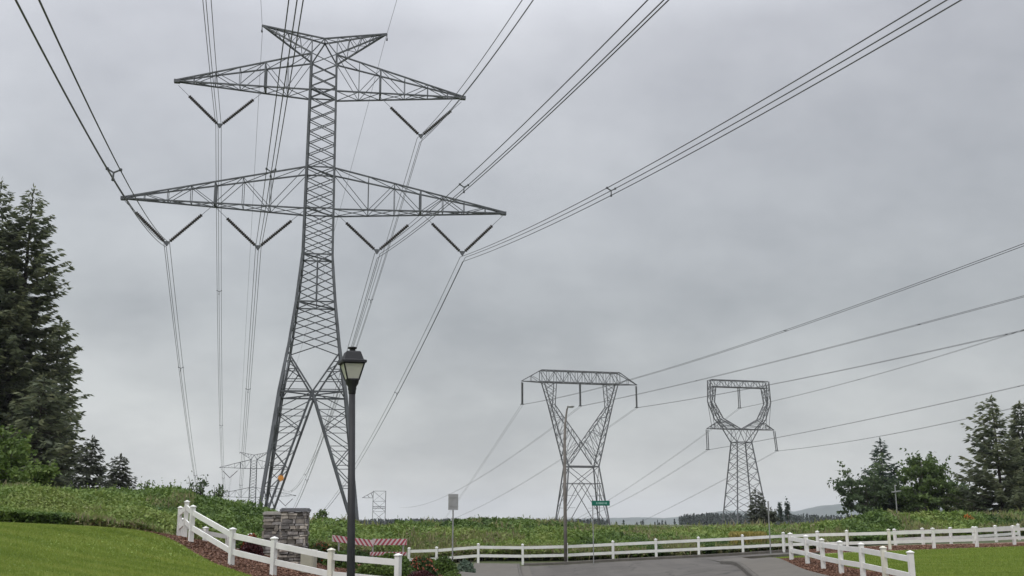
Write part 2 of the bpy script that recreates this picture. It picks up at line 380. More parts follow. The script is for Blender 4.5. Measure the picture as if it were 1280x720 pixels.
EDGE = [(-3.2, -10), (-3.3, 10), (-4.3, 20), (-6.0, 25.3), (-6.9, 26.6), (-7.9, 27.8), (-9.2, 29.1), (-10.5, 30.1), (-11.6, 30.7), (-13.2, 31.2)]
LEFT = [(-28, -10), (-28, 10), (-28, 20), (-28, 25), (-28, 27), (-27, 28), (-26, 29), (-25, 30), (-24, 30.6), (-22, 31.2)]
ribbon('lawn', LEFT, EDGE, 0.03, M['lawn'], 60, 40, kind='structure')
ribbon('mulch_bed', shift(EDGE, -.15), [(-3.3 + .02, -10), (-3.0, 10), (-2.75, 20), (-2.6, 25), (-2.5, 26.5), (-2.45, 28), (-2.4, 30), (-2.4, 34), (-2.3, 44), (-2.25, 53)], 0.012, M['mulch'], 80, 40, kind='structure')
ribbon('mulch_strip', SR, [(10.9, -15), (10.9, 14), (10.9, 25), (11.0, 33), (11.0, 40), (11.1, 44), (11.4, 48.0)], 0.03, M['mulch'], 80, 8, kind='structure')
ribbon('lawn_right', [(10.9, 10), (10.9, 25), (11.0, 33), (11.0, 40), (11.1, 44), (11.3, 48.2), (14.4, 49.6)], [(40, 10), (40, 20), (40, 30), (40, 40), (40, 44), (40, 48), (40, 52)], 0.034, M['lawn'], 60, 40, kind='structure')
ribbon('mulch_verge', [(14.3, 48.7), (14.6, 52.5), (16, 55.5)], [(40, 52), (40, 57), (40, 62)], 0.03, M['mulch'], 30, 40, kind='structure')

# ------------------------------------------------------------------ far land
def ridge(name, x0, x1, y, prof, depth, seed):
    xs_ = np.linspace(x0, x1, 120); ts = np.linspace(-1, 1, 14)
    X, T = np.meshgrid(xs_, ts)
    top = np.interp(X, [p[0] for p in prof], [p[1] for p in prof])
    Z = -24 + (top + 24) * (1 - T * T) * (0.93 + .07 * fbm(X / 90, T * 3, seed)) + (fbm(X / 35, T * 9, seed + 5) - .5) * 5 * (1 - T * T)
    return grid_mesh(name, X, y + T * depth, Z, M['hill'], kind='structure')
ridge('hill', 500, 3200, 5200, [(500, -20), (900, 18), (1050, 40), (1250, 42), (1430, 40), (1560, 70), (1750, 88), (1900, 92), (2300, 80), (3200, 20)], 500, 4)
ridge('hill_far', -3000, 1100, 5600, [(-3000, 5), (-1000, -8), (0, -5), (700, 10), (1100, -10)], 300, 9)

# ------------------------------------------------------------------ pylons
def lattice(mb, lo, hi, n, wd, faces='xyXY', style='x', horiz=False):
    """bracing on the faces between two square rings (z, half x, half y)"""
    def ring(t):
        z = lo[0] + (hi[0] - lo[0]) * t; a = lo[1] + (hi[1] - lo[1]) * t; b = lo[2] + (hi[2] - lo[2]) * t
        return [Vector((-a, -b, z)), Vector((a, -b, z)), Vector((a, b, z)), Vector((-a, b, z))]
    for i in range(n):
        r0, r1 = ring(i / n), ring((i + 1) / n)
        for k in range(4):
            a, b = k, (k + 1) % 4
            if style == 'x':
                mb.bar(r0[a], r1[b], wd); mb.bar(r0[b], r1[a], wd)
            else:
                mid = (r1[a] + r1[b]) / 2
                mb.bar(r0[a], mid, wd); mb.bar(r0[b], mid, wd); mb.bar(r1[a], r1[b], wd)
            if horiz: mb.bar(r1[a], r1[b], wd)
def box_truss(mb, stations, cw, bw):
    """stations: list of rings of 4 points (bottom front, bottom rear, top rear, top front)"""
    for i in range(len(stations) - 1):
        p, q = stations[i], stations[i + 1]
        for k in range(4): mb.bar(p[k], q[k], cw)
        for a, b in ((0, 3), (1, 2)):
            if i % 2: mb.bar(p[a], q[b], bw)
            else: mb.bar(p[b], q[a], bw)
        mb.bar(p[0], q[1], bw); mb.bar(p[1], q[0], bw)
        mb.bar(p[3], q[2], bw)
        if i: 
            for a, b in ((0, 3), (1, 2), (0, 1), (2, 3)): mb.bar(p[a], p[b], bw)
def insulator(parent, top, bot, r=0.17, mat=None, hang=0.28, n=10):
    top, bot = Vector(top), Vector(bot); d = bot - top; Lg = d.length
    q = d.normalized().to_track_quat('Z', 'Y')
    def tf(mb):
        mb.v = [tuple(top + q @ Vector(v)) for v in mb.v]; return mb
    m = MB(); prof = []; z = Lg * hang; ns = max(8, int((Lg * (1 - hang)) / 0.19)); st = (Lg * (1 - hang)) / ns
    for i in range(ns):
        prof += [(r * .55, z), (r, z + st * .35), (r * .95, z + st * .5), (r * .55, z + st * .9)]; z += st
    m.lathe(prof, n)
    o = tf(m).build('insulator', mat or M['insul'], parent)
    if hang > .05:
        h = MB().tube([(0, 0, 0), (0, 0, Lg * hang)], 0.022, 5); tf(h).build('link', M['steel'], o)
    return o

def pylon_double(loc, rz):
    t = empty('pylon', loc, rz)
    S = M['steel']
    HW = [(0.2, 4.25), (13.05, 2.8), (16.9, 2.2), (21.1, 1.7), (25.5, 1.32), (44.9, 1.16)]
    hw = lambda z: float(np.interp(z, [a for a, _ in HW], [b for _, b in HW]))
    for sx in (-1, 1):
        for sy in (-1, 1):
            m = MB(); zs = [0.2, 13.05, 16.9, 21.1, 25.5, 44.9]
            for a, b in zip(zs, zs[1:]):
                ww = 0.25 if b < 17 else 0.22 if b < 26 else 0.19
                m.bar((sx * hw(a), sy * hw(a), a), (sx * hw(b), sy * hw(b), b), ww)
            m.box((sx * hw(0.1), sy * hw(0.1), -0.3), (0.9, 0.9, 1.2))
            m.build('leg', S, t)
    m = MB(); bw = 0.07
    lattice(m, (25.5, hw(25.5), hw(25.5)), (44.9, 1.16, 1.16), 17, bw)
    zs = [16.9, 18.4, 19.8, 21.1, 22.6, 24.05, 25.5]
    for a, b in zip(zs, zs[1:]): lattice(m, (a, hw(a), hw(a)), (b, hw(b), hw(b)), 1, bw + .01)
    for z in (21.1, 25.5, 29.8, 33.7, 41.3):
        h = hw(z)
        for a, b in (((-h, -h), (h, -h)), ((h, -h), (h, h)), ((h, h), (-h, h)), ((-h, h), (-h, -h)), ((-h, -h), (h, h))):
            m.bar((*a, z), (*b, z), .11)
    for sy in (-1, 1): m.bar((0, sy * hw(21.1), 21.1), (0, sy * hw(25.5), 25.5), .08)
    m.build('body_bracing', S, t)
    m = MB()                                             # spread lower part: K point and four splayed leg trusses
    zk = 13.05; hk = hw(zk)
    for ax in ('x', 'y'):
        for s in (-1, 1):
            f = (lambda a, z, s=s: Vector((a, s * hw(z), z))) if ax == 'x' else (lambda a, z, s=s: Vector((s * hw(z), a, z)))
            for e_ in (-1, 1):
                m.bar(f(e_ * hw(16.6), 16.6), f(0, zk), .13)
                m.bar(f(0, zk), f(e_ * (hw(0.2) - .05), 0.2), .16)
                m.bar(f(e_ * hk, zk), f(0, zk), .14)
                # redundants between the leg and the K members
                for z in (15.7, 14.8, 13.9):
                    k = (16.6 - z) / (16.6 - zk); m.bar(f(e_ * hw(z), z), f(e_ * hw(16.6) * (1 - k), z), .07)
                m.bar(f(e_ * hw(15.7), 15.7), f(e_ * hw(16.6) * .5, 14.85), .07)
                m.bar(f(e_ * hk, zk), f(e_ * hw(16.6) * .62, 15.2), .08)
                zz = [13.05, 11.5, 10.0, 8.4, 6.8, 5.1, 3.4, 1.8]
                inn = lambda z: e_ * (hw(0.2) - .05) * (zk - z) / (zk - 0.2)
                for i in range(len(zz) - 1):
                    a, b = zz[i], zz[i + 1]
                    m.bar(f(e_ * hw(b), b), f(inn(b), b), .06)
                    m.bar(f(e_ * hw(a), a), f(inn(b), b), .075) if i % 2 else m.bar(f(inn(a), a), f(e_ * hw(b), b), .075)
                    if i in (1, 2, 3): m.bar(f(inn(a), a), f(e_ * hw(b), b), .06)
    m.bar((-hk, -hk, zk), (hk, hk, zk), .1); m.bar((-hk, hk, zk), (hk, -hk, zk), .1)
    m.build('leg_bracing', S, t)
    def arm(sgn, zb, zt, hb, tipx, tipz, xs_, heavy):
        m = MB(); st = []
        for x in xs_:
            k = (x - hb) / (tipx - hb)
            yb = 1.2 * (1 - k) + .12 * k; yt = 1.15 * (1 - k) + .08 * k
            b = zb + (tipz - zb) * k; tp = zt + (tipz + .12 - zt) * k
            st.append([Vector((sgn * x, -yb, b)), Vector((sgn * x, yb, b)), Vector((sgn * x, yt, tp)), Vector((sgn * x, -yt, tp))])
        box_truss(m, st, .125, .055)
        h = st[heavy]
        for a, b in ((0, 3), (1, 2), (0, 1)): m.bar(h[a], h[b], .15)
        m.box((sgn * tipx, 0, tipz), (.5, .4, .3))
        m.build('crossarm', S, t)
    for sg in (-1, 1):
        arm(sg, 29.75, 33.7, 1.25, 17.05, 30.35, [1.25, 4.4, 6.8, 9.2, 11.3, 13.3, 15.3, 17.05], 3)
        arm(sg, 41.2, 44.85, 1.18, 13.2, 41.75, [1.18, 3.3, 5.3, 7.6, 9.8, 11.7, 13.2], 2)
        m = MB()                                          # earth-wire peak
        tip = Vector((sg * 5.85, 0, 47.9)); ap = [Vector((0, -.55, 46.7)), Vector((0, .55, 46.7))]
        co = [Vector((sg * 1.16, -1.16, 44.9)), Vector((sg * 1.16, 1.16, 44.9))]
        for p in ap: m.bar(p, tip, .13)
        for p in co: m.bar(p, tip, .14)
        for a in (0, 1):
            m.bar(ap[a], co[a], .1)
            for i in range(4):
                k0, k1 = i / 5, (i + 1) / 5
                u0 = ap[a].lerp(tip, k0); u1 = ap[a].lerp(tip, k1); l0 = co[a].lerp(tip, k0); l1 = co[a].lerp(tip, k1)
                m.bar(l0, u1, .05); m.bar(u1, l1, .05)
        for i in range(4):
            k0, k1 = i / 5, (i + 1) / 5
            m.bar(co[0].lerp(tip, k0), co[1].lerp(tip, k1), .05); m.bar(ap[0].lerp(tip, k0), ap[1].lerp(tip, k1), .05)
        m.bar(ap[0], ap[1], .1); m.bar(tip, tip + Vector((0, 0, -.55)), .07); m.box(tip + Vector((0, 0, -.6)), (.14, .3, .14))
        m.build('peak_arm', S, t)
        for nx, nz, xa, xb, za in ((13.15, 26.4, 9.3, 16.95, 30.1), (5.3, 26.3, 1.45, 9.1, 29.8), (9.2, 37.7, 5.3, 13.05, 41.35)):
            for xx, e_ in ((xa, -1), (xb, 1)):
                insulator(t, (sg * xx, 0, za), (sg * (nx + e_ * .25), 0, nz + .15))
            m = MB(); m.add([(sg * nx - .32, -.02, nz + .16), (sg * nx + .32, -.02, nz + .16), (sg * nx + .05, -.02, nz - .3), (sg * nx - .05, -.02, nz - .3),
                             (sg * nx - .32, .02, nz + .16), (sg * nx + .32, .02, nz + .16), (sg * nx + .05, .02, nz - .3), (sg * nx - .05, .02, nz - .3)],
                            [(0, 1, 2, 3), (7, 6, 5, 4), (0, 4, 5, 1), (1, 5, 6, 2), (2, 6, 7, 3), (3, 7, 4, 0)])
            m.build('yoke_plate', S, t)
    return t, hw

M1 = -.17
A1 = math.atan2(-M1, 1.0)            # arm direction (1, .17)
P1 = (-17.32, 89.0, 1.0); LEAN = .010      # the tower stands a touch out of plumb
t1, hw1 = pylon_double((P1[0], P1[1], 0.9), A1)
for ch in t1.children: ch.location.z -= 0.9
tag(t1, 'tall dark lattice pylon nearest the road with two wide crossarms and six insulator vees', 'pylon', 'double circuit pylons')
m = MB(); m.box((-2.3, -3.7, 4.6), (.4, .05, .4)); m.add([(-2.3 + 0.3 * math.cos(k * math.pi / 4) * (1 if k % 2 == 0 else .55), -3.76, 4.6 + 0.3 * math.sin(k * math.pi / 4) * (1 if k % 2 == 0 else .55)) for k in range(8)] +
    [(-2.3 + 0.3 * math.cos(k * math.pi / 4) * (1 if k % 2 == 0 else .55), -3.73, 4.6 + 0.3 * math.sin(k * math.pi / 4) * (1 if k % 2 == 0 else .55)) for k in range(8)],
    [tuple(range(8)), tuple(range(15, 7, -1))] + [(k, k + 8, (k + 1) % 8 + 8, (k + 1) % 8) for k in range(8)])
t1.rotation_euler.y = -LEAN
t1b = copy_tree(t1)
o = m.build('warning_sign', M['orange'], t1); o.location.z = .25
t1b.location = (P1[0] - 87.3, P1[1] + 330, -18.1)
tag(t1b, 'small far pylon with two crossarms on the skyline past the near pylon legs')
def node1(x, z):
    x -= LEAN * z; n_ = math.hypot(1, M1); return Vector((P1[0] + x / n_, P1[1] - M1 * x / n_, z))

def pylon_flat(loc, rz):
    t = empty('pylon', loc, rz); S = M['steel_far']
    zb = loc[2]
    m = MB()                                             # top bridge
    st = []
    for x in np.linspace(-9.5, 9.5, 12): st.append([Vector((x, -1.1, 33.1)), Vector((x, 1.1, 33.1)), Vector((x, .9, 35.8)), Vector((x, -.9, 35.8))])
    box_truss(m, st, .2, .1)
    for sg in (-1, 1):
        e_ = st[0] if sg < 0 else st[-1]; tip = Vector((sg * 14.1, 0, 33.15))
        for p in e_: m.bar(p, tip, .17)
        for a, b in ((0, 3), (1, 2), (0, 1), (2, 3)): m.bar(e_[a], e_[b], .13)
        mid = [p.lerp(tip, .5) for p in e_]
        for a, b in ((0, 3), (1, 2)): m.bar(mid[a], mid[b], .09); m.bar(e_[a], mid[b], .09)
    m.build('bridge_truss', S, t)
    for sg in (-1, 1):                                   # slanted V columns that cross below
        m = MB()
        pz = [(33.1, 9.0, 6.0), (28.0, 7.5, 6.3), (14.0, 3.6, None)]
        for sy in (-1, 1):
            o0 = Vector((sg * 9.0, sy * 1.1, 33.1)); o1 = Vector((sg * 7.4, sy * 1.15, 27.8)); o2 = Vector((sg * 3.6, sy * 1.9, 14.0))
            i0 = Vector((sg * 6.0, sy * 1.1, 33.1)); i1 = Vector((sg * 6.4, sy * 1.15, 27.8)); i2 = Vector((-sg * 3.1, sy * 1.9, 14.6))
            m.bar(o0, o1, .22); m.bar(o1, o2, .24); m.bar(i0, i1, .16); m.bar(i1, i2, .18); m.bar(o1, i1, .14)
            for k in range(3):
                m.bar(o0.lerp(o1, k / 3), i0.lerp(i1, (k + 1) / 3), .09); m.bar(i0.lerp(i1, k / 3), o0.lerp(o1, (k + 1) / 3), .09)
            for k in range(6):
                a0, a1 = k / 6, (k + 1) / 6
                pa = o1.lerp(o2, a0); pb = i1.lerp(i2, a0 * .62); qa = o1.lerp(o2, a1); qb = i1.lerp(i2, a1 * .62)
                m.bar(qa, qb, .085); m.bar(pa, qb, .085) if k % 2 else m.bar(pb, qa, .085)
        for k in range(7):                               # front to rear lacing
            a = Vector((sg * 7.4, -1.15, 27.8)).lerp(Vector((sg * 3.6, -1.9, 14)), k / 7); b = Vector((sg * 7.4, 1.15, 27.8)).lerp(Vector((sg * 3.6, 1.9, 14)), (k + 1) / 7)
            m.bar(a, b, .085); a.y, b.y = -a.y, -b.y; m.bar(a, b, .085)
            a = Vector((sg * 6.4, -1.15, 27.8)).lerp(Vector((-sg * 3.1, -1.9, 14.6)), k / 7); b = Vector((sg * 6.4, 1.15, 27.8)).lerp(Vector((-sg * 3.1, 1.9, 14.6)), (k + 1) / 7)
            m.bar(a, b, .08)
        m.build('column', S, t)
    m = MB()
    for sy in (-1, 1): m.bar((-3.6, sy * 1.9, 14), (3.6, sy * 1.9, 14), .3)
    for sg in (-1, 1): m.bar((sg * 3.6, -1.9, 14), (sg * 3.6, 1.9, 14), .2)
    W = lambda z: 3.6 + (14 - z) / 13.2 * 1.7; D = lambda z: 1.9 + (14 - z) / 13.2 * 1.9
    for ax in (0, 1):
        for s in (-1, 1):
            f = (lambda k, z, s=s: Vector((k * W(z), s * D(z), z))) if ax == 0 else (lambda k, z, s=s: Vector((s * W(z), k * D(z), z)))
            m.bar(f(-1, 14), f(.35, 10.2), .12); m.bar(f(1, 14), f(-.35, 10.2), .12)
            m.bar(f(-1, 10.2), f(1, 10.2), .12)
            m.bar(f(.35, 10.2), f(1, 4.8), .11); m.bar(f(-.35, 10.2), f(-1, 4.8), .11)
            m.bar(f(-.35, 10.2), f(.9, .8), .13); m.bar(f(.35, 10.2), f(-.9, .8), .13)
            for k in (-1, 1):
                for z in (7.5, 4.8, 2.6): m.bar(f(k, z), f(k * .55, z), .07)
    m.build('base_bracing', S, t)
    for sx in (-1, 1):
        for sy in (-1, 1):
            m = MB(); m.bar((sx * W(14), sy * D(14), 14), (sx * W(-.2), sy * D(-.2), -.2), .26); m.build('leg', S, t)
    for x in (-13.9, 0, 13.9):
        for s in (-.28, .28):
            insulator(t, (x + s * .6, s, 33.0), (x + s * .6, s, 27.9), .2, M['insul_grey'], .03, 8)
        m = MB(); m.box((x, 0, 27.85), (.7, .7, .16)); m.build('yoke_plate', S, t)
    return t
M2 = -.26; A2 = math.atan2(-M2, 1)
P2 = (15.79, 235.0)
t2 = pylon_flat((P2[0], P2[1], 0.0), A2)
tag(t2, 'flat topped grey lattice pylon with crossing slanted columns, rising behind the brown street light', 'pylon')

def pylon_window(loc, rz):
    t = empty('pylon', loc, rz); S = M['steel_far']
    m = MB(); st = []
    for x in np.linspace(-8.7, 8.7, 11): st.append([Vector((x, -.9, 38.4)), Vector((x, .9, 38.4)), Vector((x, .9, 40.3)), Vector((x, -.9, 40.3))])
    box_truss(m, st, .2, .1); m.build('bridge_truss', S, t)
    for sg in (-1, 1):
        m = MB()
        outp = [(9.0, 40.3), (9.25, 34.2), (7.3, 29.3), (4.6, 26.75)]; inp = [(7.4, 38.4), (8.0, 34.0), (5.6, 29.6), (0.3, 26.75)]
        for sy in (-.9, .9):
            O = [Vector((sg * a, sy, b)) for a, b in outp]; I = [Vector((sg * a, sy, b)) for a, b in inp]
            for k in range(3):
                m.bar(O[k], O[k + 1], .22); m.bar(I[k], I[k + 1], .22)
                for j in range(3):
                    m.bar(O[k].lerp(O[k + 1], j / 3), I[k].lerp(I[k + 1], (j + 1) / 3), .09)
                    m.bar(I[k].lerp(I[k + 1], (j + 1) / 3), O[k].lerp(O[k + 1], (j + 1) / 3), .09)
            m.bar(O[1], (sg * 8.2, sy, 26.7), .1)
        for k in range(3):
            for q_ in (outp, inp):
                a, b = q_[k], q_[k + 1]
                m.bar((sg * a[0], -.9, a[1]), (sg * b[0], .9, b[1]), .09); m.bar((sg * a[0], .9, a[1]), (sg * b[0], -.9, b[1]), .09)
        m.build('window_column', S, t)
        m = MB(); tip = Vector((sg * 10.3, 0, 26.7))
        for sy in (-.9, .9):
            m.bar((0, sy, 26.7), (sg * 5, sy, 26.7), .22); m.bar((sg * 5, sy, 26.7), tip, .2); m.bar((sg * 5.8, sy, 29.3), tip, .16)
            for k in range(3):
                m.bar(Vector((sg * 5, sy, 26.7)).lerp(tip, k / 4), Vector((sg * 5.8, sy, 29.3)).lerp(tip, (k + 1) / 4), .08)
                m.bar(Vector((sg * 5.8, sy, 29.3)).lerp(tip, (k + 1) / 4), Vector((sg * 5, sy, 26.7)).lerp(tip, (k + 1) / 4), .08)
        m.build('crossarm', S, t)
    m = MB()
    for sy in (-1, 1):
        for sg in (-1, 1):
            m.bar((sg * 5.0, sy * .9, 26.7), (sg * 2.2, sy * 1.9, 23.1), .22); m.bar((0, sy * .9, 26.7), (sg * 2.2, sy * 1.9, 23.1), .12)
            m.bar((sg * 2.4, sy * .9, 26.7), (sg * 2.2, sy * 1.9, 23.1), .1); m.bar((sg * 2.4, sy * .9, 26.7), (sg * 3.6, sy * 1.4, 24.9), .1)
        m.bar((-2.2, sy * 1.9, 23.1), (2.2, sy * 1.9, 23.1), .2)
    for sg in (-1, 1): m.bar((sg * 2.2, -1.9, 23.1), (sg * 2.2, 1.9, 23.1), .2)
    lv = [23.1, 20.6, 18.0, 15.2, 12.2, 8.9, 5.2, 0.3]; H = lambda z: 2.2 + (23.1 - z) / 22.8 * 2.5
    for a, b in zip(lv, lv[1:]): lattice(m, (b, H(b), H(b)), (a, H(a), H(a)), 1, .11)
    m.build('body_bracing', S, t)
    for sx in (-1, 1):
        for sy in (-1, 1):
            m = MB(); m.bar((sx * 2.2, sy * 1.9, 23.1), (sx * H(-1), sy * H(-1), -1), .27); m.build('leg', S, t)
    for x, z in ((-10.2, 26.6), (0, 38.3), (10.3, 26.6)):
        for s in (-.38, .38): insulator(t, (x + s * .9, s * .5, z), (x + s * .9 + (.5 if x > 9 else 0), s * .5, z - 5.6), .17, M['insul_grey'], .03, 8)
        m = MB(); m.box((x + (.5 if x > 9 else 0), 0, z - 5.65), (1.1, .5, .16)); m.build('yoke_plate', S, t)
    return t
P3 = (63.76, 285.0)
t3 = pylon_window((P3[0], P3[1], 0.0), A2)
tag(t3, 'grey lattice pylon with a rounded open window under its top bar and short side arms', 'pylon')
def noder(P, x, z):
    n_ = math.hypot(1, M2); return Vector((P[0] + x / n_, P[1] - M2 * x / n_, z))

# faint half hidden pylon on the skyline
t4 = empty('pylon', (-89.5, 700, -20), .15, label='faint boxy pylon on the skyline between the street lamp and the sign back', cat='pylon')
m = MB()
for sx in (-1, 1):
    for sy in (-1, 1): m.bar((sx * 4.2, sy * 3, 0), (sx * 4.2, sy * 3, 40.5), .28)
lattice(m, (0, 4.2, 3), (40.5, 4.2, 3), 6, .13, horiz=True)
for z in (29.2, 30.2):
    for sy in (-3, 3): m.bar((-4.2, sy, z), (4.2, sy, z), .35)
m.build('body_bracing', M['steel_far'], t4)
m = MB(); tip = Vector((-11.5, 0, 36))
for sy in (-3, 3):
    m.bar((-4.2, sy, 36), tip, .2); m.bar((-4.2, sy, 40), tip, .28)
    for k in range(3): m.bar(Vector((-4.2, sy, 36)).lerp(tip, k / 3), Vector((-4.2, sy, 40)).lerp(tip, (k + .6) / 3), .2)
m.build('crossarm', M['steel_far'], t4)

# ------------------------------------------------------------------ conductors
def span(Q, D, sag, n):
    t = np.linspace(0, 1, n) ** 1.0
    p = np.array(Q)[None] + t[:, None] * np.array(D)[None]
    p[:, 2] -= 4 * sag * t * (1 - t); return p
def bundle(Q, fr, bk, offs, r, label, group, spc, name='conductor_bundle', cname='conductor'):
    a = span(Q, (fr[0], -250, fr[1]), fr[2], 70)[::-1]; b = span(Q, (bk[0], bk[3], bk[1]), bk[2], 60)[1:]
    P_ = np.concatenate([a, b]); na = len(a)
    root = empty(name, Q, 0, label=label, cat='power line', group=group)
    off0 = Vector(Q)
    d = np.gradient(P_, axis=0); side = unit(np.stack([d[:, 1], -d[:, 0], np.zeros(len(d))], 1))
    for ox, oz in offs:
        q = P_ + side * ox + np.array([0, 0, oz]) - np.array(Q)
        MB().tube(q.tolist(), r, 5).build(cname, M['cable'], root, True)
    def spacer(i, f):
        c_ = P_[i] * (1 - f) + P_[i + 1] * f - np.array(Q); s = side[i]
        pts = [Vector(c_ + s * ox * 1.05) + Vector((0, 0, oz * 1.05)) for ox, oz in offs]
        m = MB()
        if len(pts) == 3:
            mid = (pts[0] + pts[1] + pts[2]) / 3
            for p in pts: m.bar(p, mid, .055); m.box(p, (.1, .1, .1))
        else: m.bar(pts[0], pts[1], .06)
        m.build('spacer', M['steel'], root)
    # arc length marks
    sl = np.r_[0, np.cumsum(np.linalg.norm(np.diff(P_, axis=0), axis=1))]; s0 = sl[na - 1]
    for dd in spc:
        s = s0 + dd; i = int(np.searchsorted(sl, s)) - 1
        if 0 <= i < len(P_) - 1: spacer(i, (s - sl[i]) / (sl[i + 1] - sl[i]))
    return root
TRI = [(-.24, .0), (.24, .0), (0, -.42)]
G1 = 'three wire bundles of the near pylon line'
SPACERS = (-205, -150, -105, None, 35, 95, 155, 215, 275)
NEAR_SP = {(False, True, False): -51, (False, False, False): -34, (True, False, False): -36, (True, True, False): -38, (False, True, True): -78, (True, True, True): -80}
for x, z, fr, bk, lb in (
    (-13.15, 26.3, (75.7, -15.4, 11.5), (-86.5, -30.3, 10.9, 330), 'three wire bundle from the outer vee at the lower crossarm end near the firs'),
    (-5.25, 26.2, (68.2, 1.6, 9.5), (-87.6, -18.2, 15.8, 330), 'three wire bundle from the lower crossarm vee beside the body, fir tree side'),
    (5.35, 26.1, (69.5, .6, 10.6), (-86.5, -17, 16.2, 330), 'three wire bundle from the lower crossarm vee beside the body, road side'),
    (13.2, 26.1, (70.3, .1, 10.8), (-92, -16.6, 17.1, 330), 'three wire bundle from the lower crossarm end farthest from the firs, over the road'),
    (-9.3, 37.6, (67.6, -1.1, 10.9), (-86.7, -17.8, 18.4, 330), 'three wire bundle from the upper crossarm vee on the fir tree side'),
    (9.1, 37.5, (49.8, -11.5, 15.2), (-87, -18, 17, 330), 'three wire bundle from the upper crossarm vee on the road side'),
):
    bundle(node1(x, z), fr, bk, TRI, .0245, lb, G1, [NEAR_SP[(x > 0, abs(x) > 8, z > 30)] if s is None else s + 4 * math.sin(x) for s in SPACERS])
for x, fr, bk, lb in ((-5.8, (57.3, .9, 9.4), (-87.5, -18, 10.4, 330), 'thin single earth wire from the near pylon peak tip on the fir tree side'),
                  (5.7, (56.6, 4., 8.9), (-90, -22, 6, 330), 'thin single earth wire from the near pylon peak tip on the road side')):
    bundle(node1(x, 47.35), fr, bk, [(0, 0)], .017, lb, 'earth wires of the near pylon', (), 'earth_wire', 'strand')
TW = [(-.24, 0), (.24, 0)]
for x, fr, bk, lb in ((-13.9, (62.6, -.1, 4.2), (-62.9, -46.2, 1.5, 460), 'twin wires from the flat topped pylon insulator farthest from the rounded window pylon'),
                  (.1, (71.2, -1.2, 2.1), (-90.7, -18.2, 6.3, 460), 'twin wires from the middle insulator of the flat topped pylon'),
                  (13.9, (67.7, -1.1, 2.8), (-99.1, -32.8, 6.5, 460), 'twin wires from the flat topped pylon insulator nearest the rounded window pylon')):
    bundle(noder(P2, x, 27.8), fr, bk, TW, .029, lb, 'twin wires of the flat topped pylon', (-120, -60, 70, 140))
for x, z, fr, bk, lb in ((-10.2, 20.9, (62.8, 11, 2.4), (-58.9, -25, 8.2, 350), 'twin wires from the rounded window pylon side arm nearest the flat topped pylon'),
                     (0, 32.6, (60, 15.9, 4.8), (-66.2, -48, 5.2, 350), 'twin wires from the insulator inside the open window of the rounded pylon'),
                     (10.8, 20.9, (48.7, 18, 5.7), (-66.6, -47.5, 3.3, 350), 'twin wires from the rounded window pylon side arm nearest the tall conifers')):
    bundle(noder(P3, x, z), fr, bk, TW, .029, lb, 'twin wires of the rounded window pylon', (-120, -60, 70))

# ------------------------------------------------------------------ fences
def fence(name, pts, label, group, h=.95, rails=(.80, .38), pw=.125, rail_h=.145, yellowish=(), skip_rail=(), z_at=None):
    """pts: (x, y) of the posts; every post a part (> cap), every rail a part"""
    b = Vector((pts[0][0], pts[0][1], tz(pts[0][0], pts[0][1]))); root = empty(name, b, 0, label=label, cat='fence', group=group)
    P_ = []
    for i, p in enumerate(pts):
        z = p[2] if len(p) > 2 else tz(p[0], p[1]); P_.append(Vector((p[0], p[1], z)) - b)
    for i, p in enumerate(P_):
        q = P_[min(i + 1, len(P_) - 1)] - P_[max(i - 1, 0)]; a = math.atan2(q.y, q.x)
        mt = M['white_yellowish'] if i in yellowish else M['white']
        pm = MB().box((p.x, p.y, p.z + h / 2 - .2), (pw, pw, h + .4), a)
        ln = (random.uniform(-.018, .018), random.uniform(-.018, .018))
        pm.v = [(v[0] + ln[0] * (v[2] > p.z), v[1] + ln[1] * (v[2] > p.z), v[2]) for v in pm.v]
        po = pm.build('post', mt, root)
        c_ = MB(); cw = pw * .62
        M3 = Matrix.Rotation(a, 3, 'Z')
        base = [p + Vector((*ln, 0)) + M3 @ Vector((i_ * cw, j * cw, h)) for i_, j in ((-1, -1), (1, -1), (1, 1), (-1, 1))]
        top = [v + Vector((0, 0, .025)) for v in base]; ap = p + Vector((*ln, h + .07))
        c_.add([v + Vector((0, 0, .001)) for v in base] + top + [ap], [(3, 2, 1, 0), (0, 1, 5, 4), (1, 2, 6, 5), (2, 3, 7, 6), (3, 0, 4, 7), (4, 5, 8), (5, 6, 8), (6, 7, 8), (7, 4, 8)])
        c_.build('cap', mt, po)
    for i in range(len(P_) - 1):
        if i in skip_rail: continue
        d = (P_[i + 1] - P_[i]).normalized() * (pw / 2 - .002)
        for rz_ in rails:
            MB().bar(P_[i] + d + Vector((0, 0, rz_)), P_[i + 1] - d + Vector((0, 0, rz_)), .045, rail_h).build('rail', M['white'], root)
    return root
FG = 'white two rail fences'
fence('rail_fence', [(atx(222, 32.6), 32.6, 1.86), (atx(229.5, 31.2), 31.2, 2.02), (atx(237.5, 29.8), 29.8, 1.86), (atx(290, 28), 28), (atx(343, 27), 27), (atx(415, 26), 26), (atx(498, 25), 25)],
      'white two rail fence stepping down in front of the stone pillars and the street lamp', FG, yellowish=(5,))
fence('rail_fence', [(atx(226, 34.3), 34.3, 1.5), (atx(255, 35.2), 35.2, 1.22), (atx(284, 36), 36, 1.08), (atx(312, 36.8), 36.8, .98)],
      'short low white fence run behind the descending fence, beside the maroon shrub', FG)
